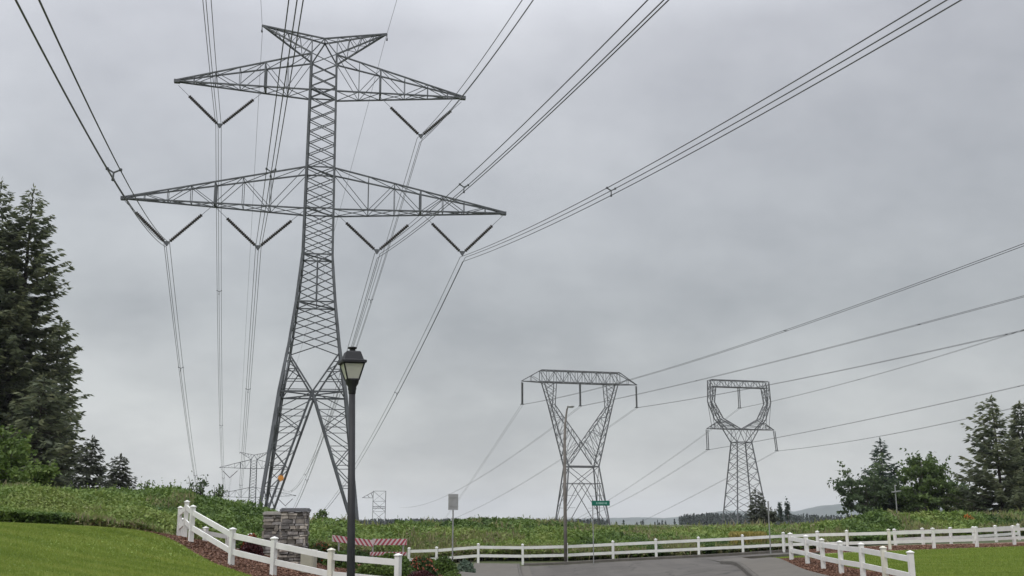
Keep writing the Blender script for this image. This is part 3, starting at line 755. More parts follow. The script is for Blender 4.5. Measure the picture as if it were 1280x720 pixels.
FA = [(atx(511, 55.4), 55.4, -.03), (atx(546, 55.2), 55.2, .02)] + [(atx(u, 55.2), 55.1) for u in (598, 653.5, 708, 766, 820, 873)] + [(atx(928, 54.8), 54.6), (atx(979, 54), 53.8), (atx(1020, 52.6), 52.2), (atx(1057, 51.6), 51.2),
      (atx(1110, 51), 50.7), (atx(1168, 51), 51), (atx(1223, 51.5), 51.6), (atx(1267, 54), 53.8), (30.5, 55.5)]
fence('rail_fence', FA, 'long white two rail fence across the road end before the green brush', FG, h=.97, rails=(.83, .40), yellowish=(12,))
fence('rail_fence', [(atx(u, y), y) for u, y in ((1120.5, 56.0), (1155, 57.2), (1190, 58.2), (1219, 59.2), (1247, 60.5), (1276, 62))],
      'white fence seen through the rails of the long far fence, below the conifers', FG, h=.86, rails=(.74, .36))
fence('rail_fence', [(atx(u, y), y) for u, y in ((989, 38.2), (1009, 36.2), (1028, 34.3), (1050, 32.2), (1077, 30), (1105, 28.2), (1138, 26.5))],
      'white two rail fence beside the sidewalk and the mown grass, running toward the viewer', FG, yellowish=(5,))

# ------------------------------------------------------------------ street lamp by the near fence
LP = (-2.205, 14.0); lz = tz(*LP)
lamp = empty('street_lamp', (LP[0] + .105, LP[1], lz), 0.35, label='black street lamp with a four sided glass lantern in front of the pylon', cat='street lamp')
lamp.rotation_euler = (Matrix.Rotation(-.028, 3, 'Y') @ Matrix.Rotation(.35, 3, 'Z')).to_euler()   # leans very slightly
H0 = 4.175 - lz
m = MB(); m.lathe([(.16, -.3), (.16, .05), (.15, .1), (.1, .18), (.085, .35), (.07, .6), (.058, .65), (.055, 1.5), (.044, H0 + .0)], 20); m.build('pole', M['black'], lamp, True)
m = MB(); m.lathe([(.046, H0), (.05, H0 + .01), (.052, H0 + .05), (.06, H0 + .07), (.058, H0 + .10), (.085, H0 + .14), (.094, H0 + .185), (.1, H0 + .20)], 20); m.build('lantern_cup', M['black'], lamp, True)
g = bpy.data.materials.new('lantern_glass'); g.use_nodes = True
gn = g.node_tree.nodes; gl = g.node_tree.links; gp = gn['Principled BSDF']
gp.inputs['Base Color'].default_value = (.8, .79, .73, 1); gp.inputs['Roughness'].default_value = .3
tr = gn.new('ShaderNodeBsdfTransparent'); tr.inputs[0].default_value = (.93, .92, .86, 1); mx = gn.new('ShaderNodeMixShader'); mx.inputs[0].default_value = .5
gl.new(gp.outputs[0], mx.inputs[1]); gl.new(tr.outputs[0], mx.inputs[2]); gl.new(mx.outputs[0], gn['Material Output'].inputs[0])
zb, zt, wb, wt = H0 + .20, H0 + .42, .078, .142
m = MB()
for i, j in ((-1, -1), (1, -1), (1, 1), (-1, 1)): m.bar((i * wb, j * wb, zb - .01), (i * wt, j * wt, zt), .016)
for z, w_ in ((zb, wb), (zt - .006, wt - .003)):
    c4 = [(-w_, -w_, z), (w_, -w_, z), (w_, w_, z), (-w_, w_, z)]
    for k in range(4): m.bar(c4[k], c4[(k + 1) % 4], .014)
m.build('lantern_frame', M['black'], lamp)
for k in range(4):
    a = k * math.pi / 2; M3 = Matrix.Rotation(a, 3, 'Z')
    m = MB(); m.add([M3 @ Vector(v) for v in ((-wb + .006, -wb + .001, zb), (wb - .006, -wb + .001, zb), (wt - .006, -wt + .001, zt - .008), (-wt + .006, -wt + .001, zt - .008),
                     (-wb + .006, -wb + .005, zb), (wb - .006, -wb + .005, zb), (wt - .006, -wt + .005, zt - .008), (-wt + .006, -wt + .005, zt - .008))],
                    [(0, 1, 2, 3), (7, 6, 5, 4), (0, 4, 5, 1), (1, 5, 6, 2), (2, 6, 7, 3), (3, 7, 4, 0)]); m.build('pane', g, lamp)
q4 = lambda pr: [(r * math.sqrt(2), z) for r, z in pr]
m = MB(); m.lathe(q4([(.155, zt + .002), (.17, zt + .004), (.17, zt + .035), (.135, zt + .05), (.128, zt + .07), (.1, zt + .16), (.085, zt + .172)]), 4, rot=math.pi / 4)
m.build('lantern_roof', M['black'], lamp)
m = MB(); m.lathe([(.045, zt + .173), (.04, zt + .195), (.036, zt + .205), (.062, zt + .215), (.066, zt + .232), (.02, zt + .24)], 16); m.build('finial', M['black'], lamp, True)
m = MB(); m.lathe([(.03, zb + .01), (.032, zb + .05), (.045, zb + .08), (.05, zb + .12), (.036, zb + .165), (.012, zb + .18)], 16); m.build('bulb', M['bulb'], lamp, True)

# tall road light
sx, sy = atx(707, 54.3), 54.3; z0 = tz(sx, sy)
t = empty('street_light', (sx, sy, z0), 0, label='tall brown road light pole at the far fence before the flat topped pylon', cat='street light')
Ht = 8.3 - z0
m = MB(); m.tube([(0, 0, -.5), (0, 0, 4), (.02, 0, Ht - 1.6), (.06, 0, Ht - .9), (.11, 0, Ht - .45), (.16, -.02, Ht - .12), (.22, -.05, Ht + .0)], [.095, .085, .07, .062, .05, .042, .04], 10); m.build('pole', M['pole_brown'], t, True)
m = MB(); m.lathe([(.03, -.26), (.09, -.2), (.13, 0), (.12, .14), (.04, .24)], 10); m.v = [tuple(Vector((v[2] * .8 + .36, v[0] * .9 - .06, Ht + .02 + v[1] * .55))) for v in m.v]; m.build('lamp_head', M['pole_grey'], t, True)

# ------------------------------------------------------------------ signs
def post_round(h, r=.03): return MB().tube([(0, 0, -.4), (0, 0, h)], r, 8)
sx, sy = -2.72, 48.0; z0 = tz(sx, sy); c_ = at(569, 627.5, 48)
t = empty('road_sign', (sx, sy, z0), .12, label='plain grey back of a rectangular sign on a thin post, beside the planting bed', cat='sign')
hz = c_.z - z0
post_round(hz + .36, .034).build('post', M['pole_grey'], t)
m = MB(); m.box((0, -.04, hz), (.46, .012, .72)); o = m.build('panel', M['alu'], t)
m = MB()
for z in (-.2, .2): m.box((0, -.052, hz + z), (.34, .012, .035))
m.build('bracket', M['pole_grey'], o)
sx, sy = atx(741.5, 53.4), 53.2; z0 = tz(sx, sy); c_ = at(751.5, 629, 53.2); hz = c_.z - z0
t = empty('street_sign', (sx, sy, z0), 0, label='green street name blade on a thin pale post at the far side of the road', cat='sign')
post_round(hz + .16, .026).build('post', M['pole_grey'], t)
m = MB(); m.box((.41, -.045, hz), (.92, .02, .25)); o = m.build('blade', M['sign_green'], t)
m = MB(); x = .2
for wd_, hh in ((.05, .09), (.02, .11), (.055, .08), (.05, .1), (.05, .07), (.05, .1), (.03, .08), (.05, .075), (.045, .1)):
    m.box((x, -.057, hz + .0), (wd_ * .7, .003, hh)); x += .063
m.build('lettering', M['sign_text'], o)
m = MB(); m.box((0, 0, hz + .145), (.07, .07, .05)); m.build('bracket', M['pole_grey'], t)
sx, sy = atx(961.5, 53.4), 53.1; z0 = tz(sx, sy); c_ = at(962, 634, 53.1); hz = c_.z - z0
t = empty('road_sign', (sx, sy, z0), 0, label='thin grey sign post seen edge on before the far fence and the small dark conifer', cat='sign')
post_round(hz + .3, .032).build('post', M['pole_grey'], t)
m = MB(); m.box((.045, 0, hz), (.015, .6, .62), -math.atan2(sx, sy)); m.build('panel', M['pole_grey'], t)

# ------------------------------------------------------------------ barricade
c_ = at(463, 676.5, 43); bz = tz(c_.x, 43.0)
t = empty('road_barricade', (c_.x, 43.0, bz), 0, label='red and white striped road barricade standing in the green brush', cat='barricade')
def stripe_rail(name, x0, x1, zc0, zc1, h, lean, parent, wsep=.19):
    base = MB(); base.add([(x0, -.0, zc0 - h / 2), (x1, -.0, zc1 - h / 2), (x1, -.0, zc1 + h / 2), (x0, -.0, zc0 + h / 2), (x0, .03, zc0 - h / 2), (x1, .03, zc1 - h / 2), (x1, .03, zc1 + h / 2), (x0, .03, zc0 + h / 2)],
        [(0, 1, 2, 3), (7, 6, 5, 4), (0, 4, 5, 1), (1, 5, 6, 2), (2, 6, 7, 3), (3, 7, 4, 0)])
    o_ = base.build(name, M['reflect'], parent)
    st = MB(); x = x0 + .02
    zf = lambda xx: zc0 + (zc1 - zc0) * (xx - x0) / (x1 - x0)
    cl_ = lambda xx: max(x0, min(x1, xx))
    while x < x1:
        a, b = x, x + wsep * .5; l_ = lean * h * .75
        top = (cl_(a - l_ / 2), cl_(b - l_ / 2)); bo = (cl_(a + l_ / 2), cl_(b + l_ / 2))
        if top[1] - top[0] > .02 or bo[1] - bo[0] > .02:
            st.add([(bo[0], -.004, zf(bo[0]) - h / 2), (bo[1], -.004, zf(bo[1]) - h / 2), (top[1], -.004, zf(top[1]) + h / 2), (top[0], -.004, zf(top[0]) + h / 2)], [(0, 1, 2, 3)])
        x += wsep
    st.build('stripes', M['red'], o_)
hz = c_.z - bz
stripe_rail('striped_board', -1.58, .12, hz + .12, hz - .09, .26, 1.0, t)
stripe_rail('striped_board', .13, 1.5, hz - .03, hz - .03, .25, -1.0, t)
stripe_rail('striped_board', .0, 1.5, hz - .5, hz - .5, .14, -1.0, t, .15)
for x in (-1.3, .1, 1.35):
    m = MB(); m.bar((x, .06, -.2), (x, .06, hz + .1), .06); m.bar((x, -.5, .04), (x, .6, .04), .06); m.build('post', M['pole_grey'], t)

# ------------------------------------------------------------------ stone pillars, utility box
def pillar(x, y, wd, h, cap, label, seed, capov=.035):
    z0 = tz(x, y); t = empty('stone_pillar', (x, y, z0), R(4), label=label, cat='stone pillar')
    rr = random.Random(seed)
    MB().box((0, 0, h / 2 - .2), (wd - .08, wd - .08, h + .35)).build('core', M['mortar'], t)
    m = MB(); z = -.1
    while z < h - .02:
        ch = min(rr.choice((.04, .055, .07, .095, .13)), h - z)
        for f in range(4):
            x_ = -wd / 2
            while x_ < wd / 2 - .02:
                lw = min(rr.uniform(.09, .36), wd / 2 - x_)
                dep = rr.uniform(.05, .085); pr = rr.uniform(-.03, .03)
                cx, cy = x_ + lw / 2, -wd / 2 + dep / 2 - pr
                M3 = Matrix.Rotation(f * math.pi / 2, 3, 'Z'); c3 = M3 @ Vector((cx, cy, z + ch / 2))
                b0 = len(m.v); m.box(c3, (lw - .018, dep, ch - .014), f * math.pi / 2)
                m.v[b0:] = [(v[0] + rr.uniform(-.012, .012), v[1] + rr.uniform(-.012, .012), v[2] + rr.uniform(-.009, .009)) for v in m.v[b0:]]
                x_ += lw
        z += ch
    o = m.build('stonework', None, t)
    for i, k in enumerate((.5, .8, 1.05, 1.4, 1.75)):
        o.data.materials.append(mat_plain('ledge_stone', (.185 * k, .170 * k * (1.02 if i % 2 else .98), .157 * k * (1.05 if i % 2 else .92)), .85, 0, .4, 7, .4, 25))
    pi = [rr.randrange(5) for _ in range(len(o.data.polygons) // 6 + 1)]
    o.data.polygons.foreach_set('material_index', [pi[i // 6] for i in range(len(o.data.polygons))])
    m = MB(); m.box((0, 0, h + .035), (wd + 2 * capov, wd + 2 * capov, .07)); m.box((0, 0, h + .085), (wd + 2 * capov - .08, wd + 2 * capov - .08, .035)); m.build('cap', cap, t)
pc = at(369.7, 637, 31.5); pillar(pc.x, 31.5, .76, pc.z - tz(pc.x, 31.5) - .06, M['cap_dark'], 'taller stacked stone pillar with a dark slate cap behind the white fence', 3)
pc = at(347, 641, 33.2); pillar(pc.x, 33.2, .74, pc.z - tz(pc.x, 33.2) - .06, M['cap_pale'], 'shorter stacked stone pillar with a pale cap, half behind the taller one', 5, .03)
bx, by = at(386, 700, 29.4).x, 29.4; z0 = tz(bx, by)
t = empty('utility_box', (bx, by, z0), R(-8), label='small beige utility pedestal at the foot of the taller stone pillar', cat='utility box')
MB().box((0, 0, .27), (.37, .32, .70)).build('housing', M['utility'], t)
MB().box((0, 0, .645), (.40, .35, .05)).build('lid', M['utility'], t)
m = MB(); m.box((0, -.167, .3), (.30, .012, .48)); m.build('door', M['utility'], t)

# ------------------------------------------------------------------ plants
def rnd_dirs(n, rng=RNG):
    v = rng.normal(size=(n, 3)); return unit(v)
def mound(name, x, y, rx, ry, h, n, s, mat, label, cat='shrub', group=None, flowers=None, nf=0, rough=.25, seed=1, z=None, fname='blossom'):
    rng = np.random.default_rng(seed); z0 = tz(x, y) if z is None else z
    root = empty(name, (x, y, z0), 0, label=label, cat=cat, group=group)
    ncl = 26; cd = unit(rng.normal(size=(ncl, 3)) * [1, 1, .8]); cd[:, 2] = np.abs(cd[:, 2])
    def pts(k, lo):
        d = rnd_dirs(k, rng); d[:, 2] = np.abs(d[:, 2]) * 1.0 - .12
        dm = (d @ cd.T).max(1)
        r = (1 - rough) + rough * np.clip((dm - .8) / .2, 0, 1)
        rr_ = r * (lo + (1 - lo) * rng.random(k) ** .5)
        return d, np.stack([d[:, 0] * rx, d[:, 1] * ry, np.maximum(d[:, 2] * h, 0.02)], 1) * rr_[:, None], dm
    d, c_, dm = pts(n, .55)
    a = rnd_dirs(n, rng) + d * .5; b = rnd_dirs(n, rng)
    tint = rng.random(n) * .7 + .3 * np.clip(vnoise(c_[:, 0] * 3, c_[:, 1] * 3 + c_[:, 2] * 3, seed), 0, 1)
    quads('foliage', leaves(c_, a, b, s * rng.uniform(.7, 1.3, n), s * .5 * rng.uniform(.7, 1.3, n)), mat, root, tint)
    st = MB()
    for k in range(7):
        aa = rng.uniform(0, 6.28); st.tube([(0, 0, -.1), (math.cos(aa) * rx * .3, math.sin(aa) * ry * .3, h * .4), (math.cos(aa) * rx * .6, math.sin(aa) * ry * .6, h * .68)], [.03, .02, .008], 5)
    st.build('stem', M['bark'], root)
    if flowers:
        d, c_, dm = pts(nf, .93)
        quads(fname, leaves(c_ * 1.02, rnd_dirs(nf, rng), rnd_dirs(nf, rng), s * .8 * rng.uniform(.7, 1.2, nf), s * .6 * rng.uniform(.7, 1.2, nf)), flowers, root, rng.random(nf))
    return root

def conifer(name, x, y, h, r, label, mat, seed, group=None, lev=44, nb=9, dens=1.0, droop=.25, up=.15, spray=.5, p=.85, z=None, base=.06, side=None, wd=.28, gap=0.0, prof=None):
    rng = np.random.default_rng(seed); z0 = tz(x, y) if z is None else z
    root = empty(name, (x, y, z0), rng.uniform(0, 6.28) if side is None else 0, label=label, cat='tree', group=group)
    tr_ = MB(); tr_.tube([(0, 0, -.5), (0, 0, h * .3), (h * .004, 0, h * .7), (0, 0, h * .99)], [h * .016 + .06, h * .0125, h * .006, .015], 8)
    C, A_, B_, S_, T_ = [], [], [], [], []
    for i in range(lev):
        f = base + (1 - base) * (i + rng.uniform(-.3, .3)) / lev
        if f < base * .8 or f > .995: continue
        Lm = r * (prof(f) if prof else ((1 - f) ** p * (1 if f > .18 else .82 + f))) + .12
        k = max(4, int(nb * (0.55 + .45 * (1 - f)) + rng.uniform(-1, 1)))
        ph0 = rng.uniform(0, 6.28)
        for j in range(k):
            if rng.random() < gap: continue
            ph = ph0 + 6.283 * j / k + rng.normal() * .22
            Lb = Lm * np.clip(rng.normal(.9, .17), .45, 1.25)
            if side is not None: Lb *= 1 + side * max(0, -math.cos(ph))
            hd = np.array([math.cos(ph), math.sin(ph), 0.]); z_ = f * h
            rise = up * (0.4 + f * 1.6) - droop * (1 - f)
            m_ = max(4, int(Lb / spray * 2.7 * dens))
            tt = np.sort(rng.random(m_) ** .62) * .92 + .08
            crv = lambda q: np.stack([hd[0] * Lb * q, hd[1] * Lb * q, z_ + Lb * (rise * q - .18 * np.sin(q * 3.14) * droop * 2 + .10 * q * q)], -1)
            bp = crv(np.array([0, .35, .7, .95]))
            tr_.tube(bp.tolist(), [.012 + .009 * Lb, .01 + .006 * Lb, .008 + .003 * Lb, .006], 4, False)
            c0 = crv(tt)
            for sd in (-1, 1):
                lat = np.array([-hd[1], hd[0], 0]) * sd
                ax = hd[None] * rng.uniform(.5, 1.0, (m_, 1)) + lat[None] * rng.uniform(.35, 1.0, (m_, 1)) + np.array([0, 0, 1])[None] * rng.normal(-.18 - .25 * droop, .22, (m_, 1))
                ln = spray * (0.55 + .6 * (1 - tt)) * rng.uniform(.6, 1.2, m_) * min(1, .45 + Lb / r)
                u_ = unit(ax)
                C.append(c0 + u_ * ln[:, None] * .8 + rng.normal(size=(m_, 3)) * .04); A_.append(ax); B_.append(rnd_dirs(m_, rng) * 1.0 + np.cross(ax, [0, 0, 1]) * .45)
                S_.append(ln); T_.append(np.clip(rng.normal(.45, .22) + rng.normal(0, .16, m_) + .25 * (tt - .5), 0, 1))
    n_top = 14
    C.append(np.stack([rng.normal(size=n_top) * .05, rng.normal(size=n_top) * .05, h * rng.uniform(.95, 1.01, n_top)], 1)); A_.append(rng.normal(size=(n_top, 3)) * .4 + [0, 0, 1]); B_.append(rnd_dirs(n_top, rng)); S_.append(np.full(n_top, spray * .5)); T_.append(rng.random(n_top))
    C = np.concatenate(C); S = np.concatenate(S_)
    tr_.build('trunk', M['bark'], root)
    quads('crown', leaves(C, np.concatenate(A_), np.concatenate(B_), S, S * wd), mat, root, np.concatenate(T_))
    return root

def broadleaf(name, x, y, h, rx, rz_, label, mat, seed, group=None, n=7000, s=.2, ncl=46, z=None, zc_=.58, bark='bark_grey', shape=None, cl=.34):
    rng = np.random.default_rng(seed); z0 = tz(x, y) if z is None else z
    root = empty(name, (x, y, z0), 0, label=label, cat='tree', group=group)
    cc = rnd_dirs(ncl, rng) * (rng.random((ncl, 1)) ** .4) * [rx, rx, rz_]
    if shape: cc[:, :2] *= np.array([shape(v) for v in cc[:, 2] / rz_])[:, None]
    cc[:, 2] += h * zc_
    cr = rng.uniform(.6, 1.25, ncl) * rx * cl
    tr_ = MB(); tr_.tube([(0, 0, -.4), (.05, 0, h * .3), (0, .05, h * .6), (0, 0, h * .85)], [h * .022 + .03, h * .017, h * .010, .02], 8)
    for c_ in cc[:30]:
        b = Vector((0, 0, max(h * .15, c_[2] * .55))); tr_.tube([b, b.lerp(Vector(c_), .5) + Vector((0, 0, -.1)), c_], [h * .008, h * .005, .012], 5, False)
    tr_.build('trunk', M[bark], root)
    k = rng.integers(0, ncl, n); d = rnd_dirs(n, rng); rr_ = rng.random(n) ** .7 * rng.choice([1.0, 1.0, 1.45], n)
    P_ = cc[k] + d * (cr[k] * rr_)[:, None] * [1.15, 1.15, .5]
    ns = n // 6                                            # loose twigs that stick out of the crown
    tw = cc[k[:ns]] - [0, 0, h * zc_]; P_[:ns] = cc[k[:ns]] + unit(tw + [0, 0, .6]) * (cr[k[:ns]] * rng.uniform(.2, 1.9, ns))[:, None] + rng.normal(size=(ns, 3)) * .1
    tint = np.clip(rng.normal(.45, .2, n) + (rng.random(ncl)[k] - .5) * .5, 0, 1)
    quads('crown', leaves(P_, rnd_dirs(n, rng) + d * .4 - [0, 0, .25], rnd_dirs(n, rng), s * rng.uniform(.6, 1.3, n), s * .55 * rng.uniform(.6, 1.3, n)), mat, root, tint)
    return root

def place(u, Y): return (u - 640) / F_PX * Y * 1.0
def top_h(u, v, Y): return at(u, v, Y).z
# big firs on the hill
def fir(u, v, Y, r, label, seed, mat='conifer', x=None, z=None, **k):
    c_ = at(u, v, Y); X = c_.x if x is None else x
    z0 = tz(X, Y) if z is None else z
    return conifer(k.pop('name', 'fir_tree'), X, Y, c_.z - z0, r, label, M[mat], seed, z=z0, **k)
colm = lambda f: min(1, ((1 - f) / .55) ** .62) * (1.0 if f > .2 else .92)
fir(42, 236, 84, 4.6, 'tall dense dark fir whose pointed tip stands apart on the grassy hill', 11, group='big firs on the hill', lev=52, nb=11, spray=.55, dens=1.45, prof=colm, droop=.3)
fir(2, 226, 82, 3.6, 'tall dark fir cut by the picture edge, branches at its upper half only', 12, group='big firs on the hill', lev=50, nb=11, spray=.56, dens=1.3, prof=colm)
fir(18, 330, 92, 4.2, 'dark fir filling the gap behind the two tallest firs', 13, group='big firs on the hill', lev=40, nb=10, spray=.6, prof=colm)
fir(76, 400, 90, 2.5, 'lower dark fir pressed against the flank of the tallest fir', 14, group='big firs on the hill', lev=38, nb=9, spray=.55, prof=colm)
fir(56, 470, 80, 3.4, 'short broad fir at the foot of the tallest firs', 15, group='big firs on the hill', lev=30, nb=10, spray=.6, prof=colm)
fir(117, 546, 70, 1.75, 'thin small grey fir nearer the big firs, one of two on the slope', 16, 'conifer_grey', group='small firs on the slope', lev=26, nb=10, spray=.3, dens=1.3, droop=.3, p=.7, wd=.3)
fir(151, 569, 68, 1.45, 'smallest thin grey fir standing alone past its taller twin on the slope', 17, 'conifer_grey', group='small firs on the slope', lev=22, nb=10, spray=.28, dens=1.3, droop=.3, p=.65, wd=.3)
c_ = at(12, 570, 52); broadleaf('shrub_tree', c_.x - .6, 52, at(15, 527, 52).z - tz(c_.x, 52), 1.5, 1.5, 'yellow green leafy young tree before the dark firs', M['bright'], 21, n=5200, s=.13, zc_=.6)
c_ = at(42, 590, 49); broadleaf('shrub_tree', c_.x, 49, at(42, 572, 49).z - tz(c_.x, 49), .9, .7, 'smaller yellow green leafy sapling at the foot of the dark firs', M['bright'], 22, n=2200, s=.12, zc_=.62)
# right hand group
RG = 'trees beyond the far fence'
c_ = at(1080, 575, 96); broadleaf('broadleaf_tree', c_.x, 96, c_.z - tz(c_.x, 96), 2.9, 2.9, 'loose broad tree at the open end of the tree group beyond the far fence', M['broad_dark'], 31, RG, n=4300, s=.19, ncl=90, zc_=.52, cl=.2)
fir(1100, 549, 99, 2.9, 'pale pointed fir rising out of the loose broad tree', 32, 'conifer_blue', group=RG, lev=26, nb=9, spray=.46, dens=1.25, droop=.25, p=.75, gap=.15)
c_ = at(1150, 560, 94); broadleaf('broadleaf_tree', c_.x, 94, c_.z - tz(c_.x, 94), 2.6, 3.4, 'rounded dense green tree in the middle of the group beyond the far fence', M['broad'], 33, RG, n=9000, s=.18, ncl=130, zc_=.52, shape=lambda t: 1.08 - .5 * max(t, 0), cl=.22)
c_ = at(1190, 598, 98); broadleaf('broadleaf_tree', c_.x, 98, c_.z - tz(c_.x, 98), 1.6, 2.0, 'thin pale green tree between the rounded tree and the tall conifer', M['broad'], 34, RG, n=2000, s=.17, ncl=60, zc_=.55, cl=.22)
c_ = at(1212, 610, 102); broadleaf('broadleaf_tree', c_.x, 102, c_.z - tz(c_.x, 102), 1.9, 1.9, 'low dark green tree behind the tall conifer with long bare branches', M['broad_dark'], 35, RG, n=3600, s=.22, ncl=40, zc_=.52)
fir(1239, 497, 92, 3.1, 'tall dark conifer with long branches reaching over the gap', 36, 'conifer', group=RG, lev=28, nb=9, spray=.48, dens=1.35, droop=.1, up=.3, p=.8, gap=.14, side=.8)
fir(1274, 503, 96, 3.2, 'dense tall conifer at the picture edge beside the long branched conifer', 37, 'conifer', group=RG, lev=42, nb=12, spray=.5, dens=1.35, droop=.2, p=.65)
fir(1300, 520, 100, 3.6, 'dark conifer mostly outside the picture edge behind the dense one', 38, 'conifer', group=RG, lev=36, nb=11, spray=.55, droop=.2, p=.7)
c_ = at(1125, 606, 103); broadleaf('broadleaf_tree', c_.x, 103, c_.z - tz(c_.x, 103), 2.4, 1.7, 'low dark tree behind the pale cross armed post', M['broad_dark'], 39, RG, n=4200, s=.24, ncl=40, zc_=.5)
# small conifer by the window pylon, two poplars
fir(944, 613, 130, 1.7, 'small dark conifer at the foot of the rounded window pylon', 41, 'conifer_grey', lev=18, nb=8, spray=.4, p=.5, side=-.35)
c_ = at(955, 630, 128); broadleaf('broadleaf_tree', c_.x + .4, 128, c_.z - tz(c_.x, 128), 1.0, 1.1, 'low grey bush tree beside the small dark conifer at the window pylon', M['conifer_grey'], 42, n=1500, s=.18, zc_=.5)
for u, v, sd, lb in ((974.5, 626, 43, 'narrow columnar poplar nearer the window pylon'), (983.5, 623, 44, 'slightly taller narrow columnar poplar farther from the window pylon')):
    c_ = at(u, v, 190); broadleaf('poplar_tree', c_.x, 190, c_.z - tz(c_.x, 190), .38, (c_.z - tz(c_.x, 190)) * .45, lb, M['conifer_blue'], sd, 'columnar poplars', n=1100, s=.16, ncl=50, zc_=.55, cl=.55)
# white cross armed post
c_ = at(1118.5, 606, 88); z0 = tz(c_.x, 88)
t = empty('utility_post', (c_.x, 88, z0), .1, label='thin pale post with a short crossarm before the dark trees', cat='post')
MB().tube([(0, 0, -.4), (0, 0, c_.z - z0)], [.06, .045], 8).build('pole', M['pole_grey'], t)
MB().bar((-.38, -.08, c_.z - z0 - .62), (.45, -.08, c_.z - z0 - .5), .1, .1).build('crossarm', M['pole_grey'], t)

# garden bed shrubs
b_ = lambda u, Y: atx(u, Y, 690)
mound('rust_shrub', b_(313, 33.5), 33.5, .34, .34, .98, 1300, .055, M['rust'], 'rust red leaved shrub above the white fence beside the pale capped pillar', seed=51)
mound('maroon_shrub', b_(314, 31), 31, .38, .38, .58, 1500, .045, M['maroon'], 'dark maroon rounded shrub seen through the fence rails near the pillars', seed=52)
mound('azalea', b_(402, 35), 35, .5, .5, 1.05, 2000, .06, M['azalea'], 'dark green shrub with a few red leaves beside the taller stone pillar', seed=53, flowers=M['rust'], nf=120, fname='leaf_flush')
mound('hedge_shrub', b_(425, 33.5), 33.5, .62, .5, .78, 2200, .055, M['hedge'], 'dark low hedge shrub behind the street lamp pole and the fence', seed=54)
mound('hedge_shrub', b_(470, 31.5), 31.5, .75, .5, .72, 2800, .055, M['bright'], 'pale green low shrub spreading under the striped barricade', seed=55)
mound('hedge_shrub', b_(505, 32.5), 32.5, .5, .45, .66, 1700, .055, M['hedge'], 'small green shrub just past the last post of the near fence', seed=59)
mound('azalea', b_(527, 35.5), 35.5, .62, .5, .86, 2400, .055, M['azalea'], 'coral flowered azalea beyond the last post of the near fence', seed=56, flowers=M['petal'], nf=190)
mound('maroon_shrub', b_(527, 31.5), 31.5, .62, .55, .62, 3000, .045, M['maroon'], 'broad dark maroon mound beside the last post of the near fence', seed=57)
mound('hedge_shrub', b_(556, 37.5), 37.5, .55, .5, .98, 2200, .055, M['hedge'], 'rounded bright green shrub just left of the grey sign post'.replace('left of', 'beside'), seed=58)
mound('hedge_shrub', b_(566, 34.5), 34.5, .42, .4, .48, 1300, .05, M['bright'], 'low yellow green shrub at the foot of the grey sign post', seed=60)
mound('hedge_shrub', b_(582, 46), 46, .5, .5, 1.02, 1700, .06, M['blue_leaf'], 'blue green shrub between the grey sign post and the sidewalk end', seed=61)
mound('hedge_shrub', b_(487, 37.5), 37.5, .95, .6, .80, 3200, .06, M['hedge'], 'wide low green hedge hiding the lower board of the striped barricade', seed=63)
mound('hedge_shrub', b_(440, 38.5), 38.5, .8, .6, .74, 2600, .06, M['azalea'], 'dark green hedge shrub under the lamp side end of the striped barricade', seed=64)
mound('hedge_shrub', b_(533, 47), 47, 1.0, .6, .92, 3000, .065, M['hedge'], 'green hedge hiding the lower rail at the start of the long far fence', seed=65)
mound('flowering_shrub', b_(1214, 66), 66, .75, .7, tz(b_(1214, 66), 66) * 0 + 2.0, 2600, .085, M['hedge'], 'orange flowering shrub before the tall conifers', seed=62, flowers=M['petal_orange'], nf=700)

# ------------------------------------------------------------------ bramble brush (uncountable)
def front(x):
    return .9 * (fbm(np.asarray(x, float) / .9, np.asarray(x, float) * 0 + 5.5, 61, 3) - .5) * (np.asarray(x) < -6.5) + np.interp(x, [-40, -14, -11.2, -10.8, -8, -6.9, -6.2, -5.9, 13, 16, 18, 30, 60], [31.6, 31.6, 31.8, 36.5, 39.5, 45.0, 46.0, 56.6, 56.2, 55.5, 57.5, 63.5, 72])
BUMPS = [(atx(u, Y, 650), Y, r_, h_) for u, Y, r_, h_ in ((600, 78, 2.3, .55), (575, 82, 1.6, .35), (482, 80, 2.4, .4), (525, 84, 1.5, .3), (655, 80, 1.8, .3), (700, 76, 1.5, .25), (800, 78, 2, .3), (860, 82, 2.4, .3), (1030, 72, 2, .4), (1085, 66, 2, .45), (1160, 68, 2.2, .5), (1250, 66, 2.2, .4),
    (20, 44, 1.8, .7), (75, 46, 1.5, .35), (130, 42, 1.4, .4), (205, 46, 1.6, .5), (262, 45, 1.6, .6), (310, 47, 1.3, .35), (60, 36, 1.3, .35), (180, 36, 1.2, .4), (400, 62, 1.5, .4), (430, 70, 2, .35))]
def canopy(x, y):
    f = front(x)
    edge = np.clip((y - f) / np.interp(x, [-12, -6, 12, 20], [5.0, 12.0, 12.0, 5.0]), 0, 1) ** .8
    base = .75 + 1.15 * fbm(x / 3.4, y / 4.6, 21, 3) + .45 * vnoise(x / 1.0, y / 1.3, 31) - .12
    for bx_, by_, br_, bh_ in BUMPS: base = base + bh_ * np.exp(-((x - bx_) ** 2 + ((y - by_) * .8) ** 2) / br_ ** 2)
    base = base * np.interp(x, [-30, -12, -6, 0, 12, 20, 40], [.78, .75, .82, .92, .72, .85, .95])
    base = base * np.interp(y, [30, 50, 70, 140], [1, 1, 1.0, .9])
    base = base * np.where(x > 4, np.interp(x / y, [.05, .12, .28, .34], [1, .72, .72, 1.05]), 1.0)
    return base * (.42 + .58 * edge)
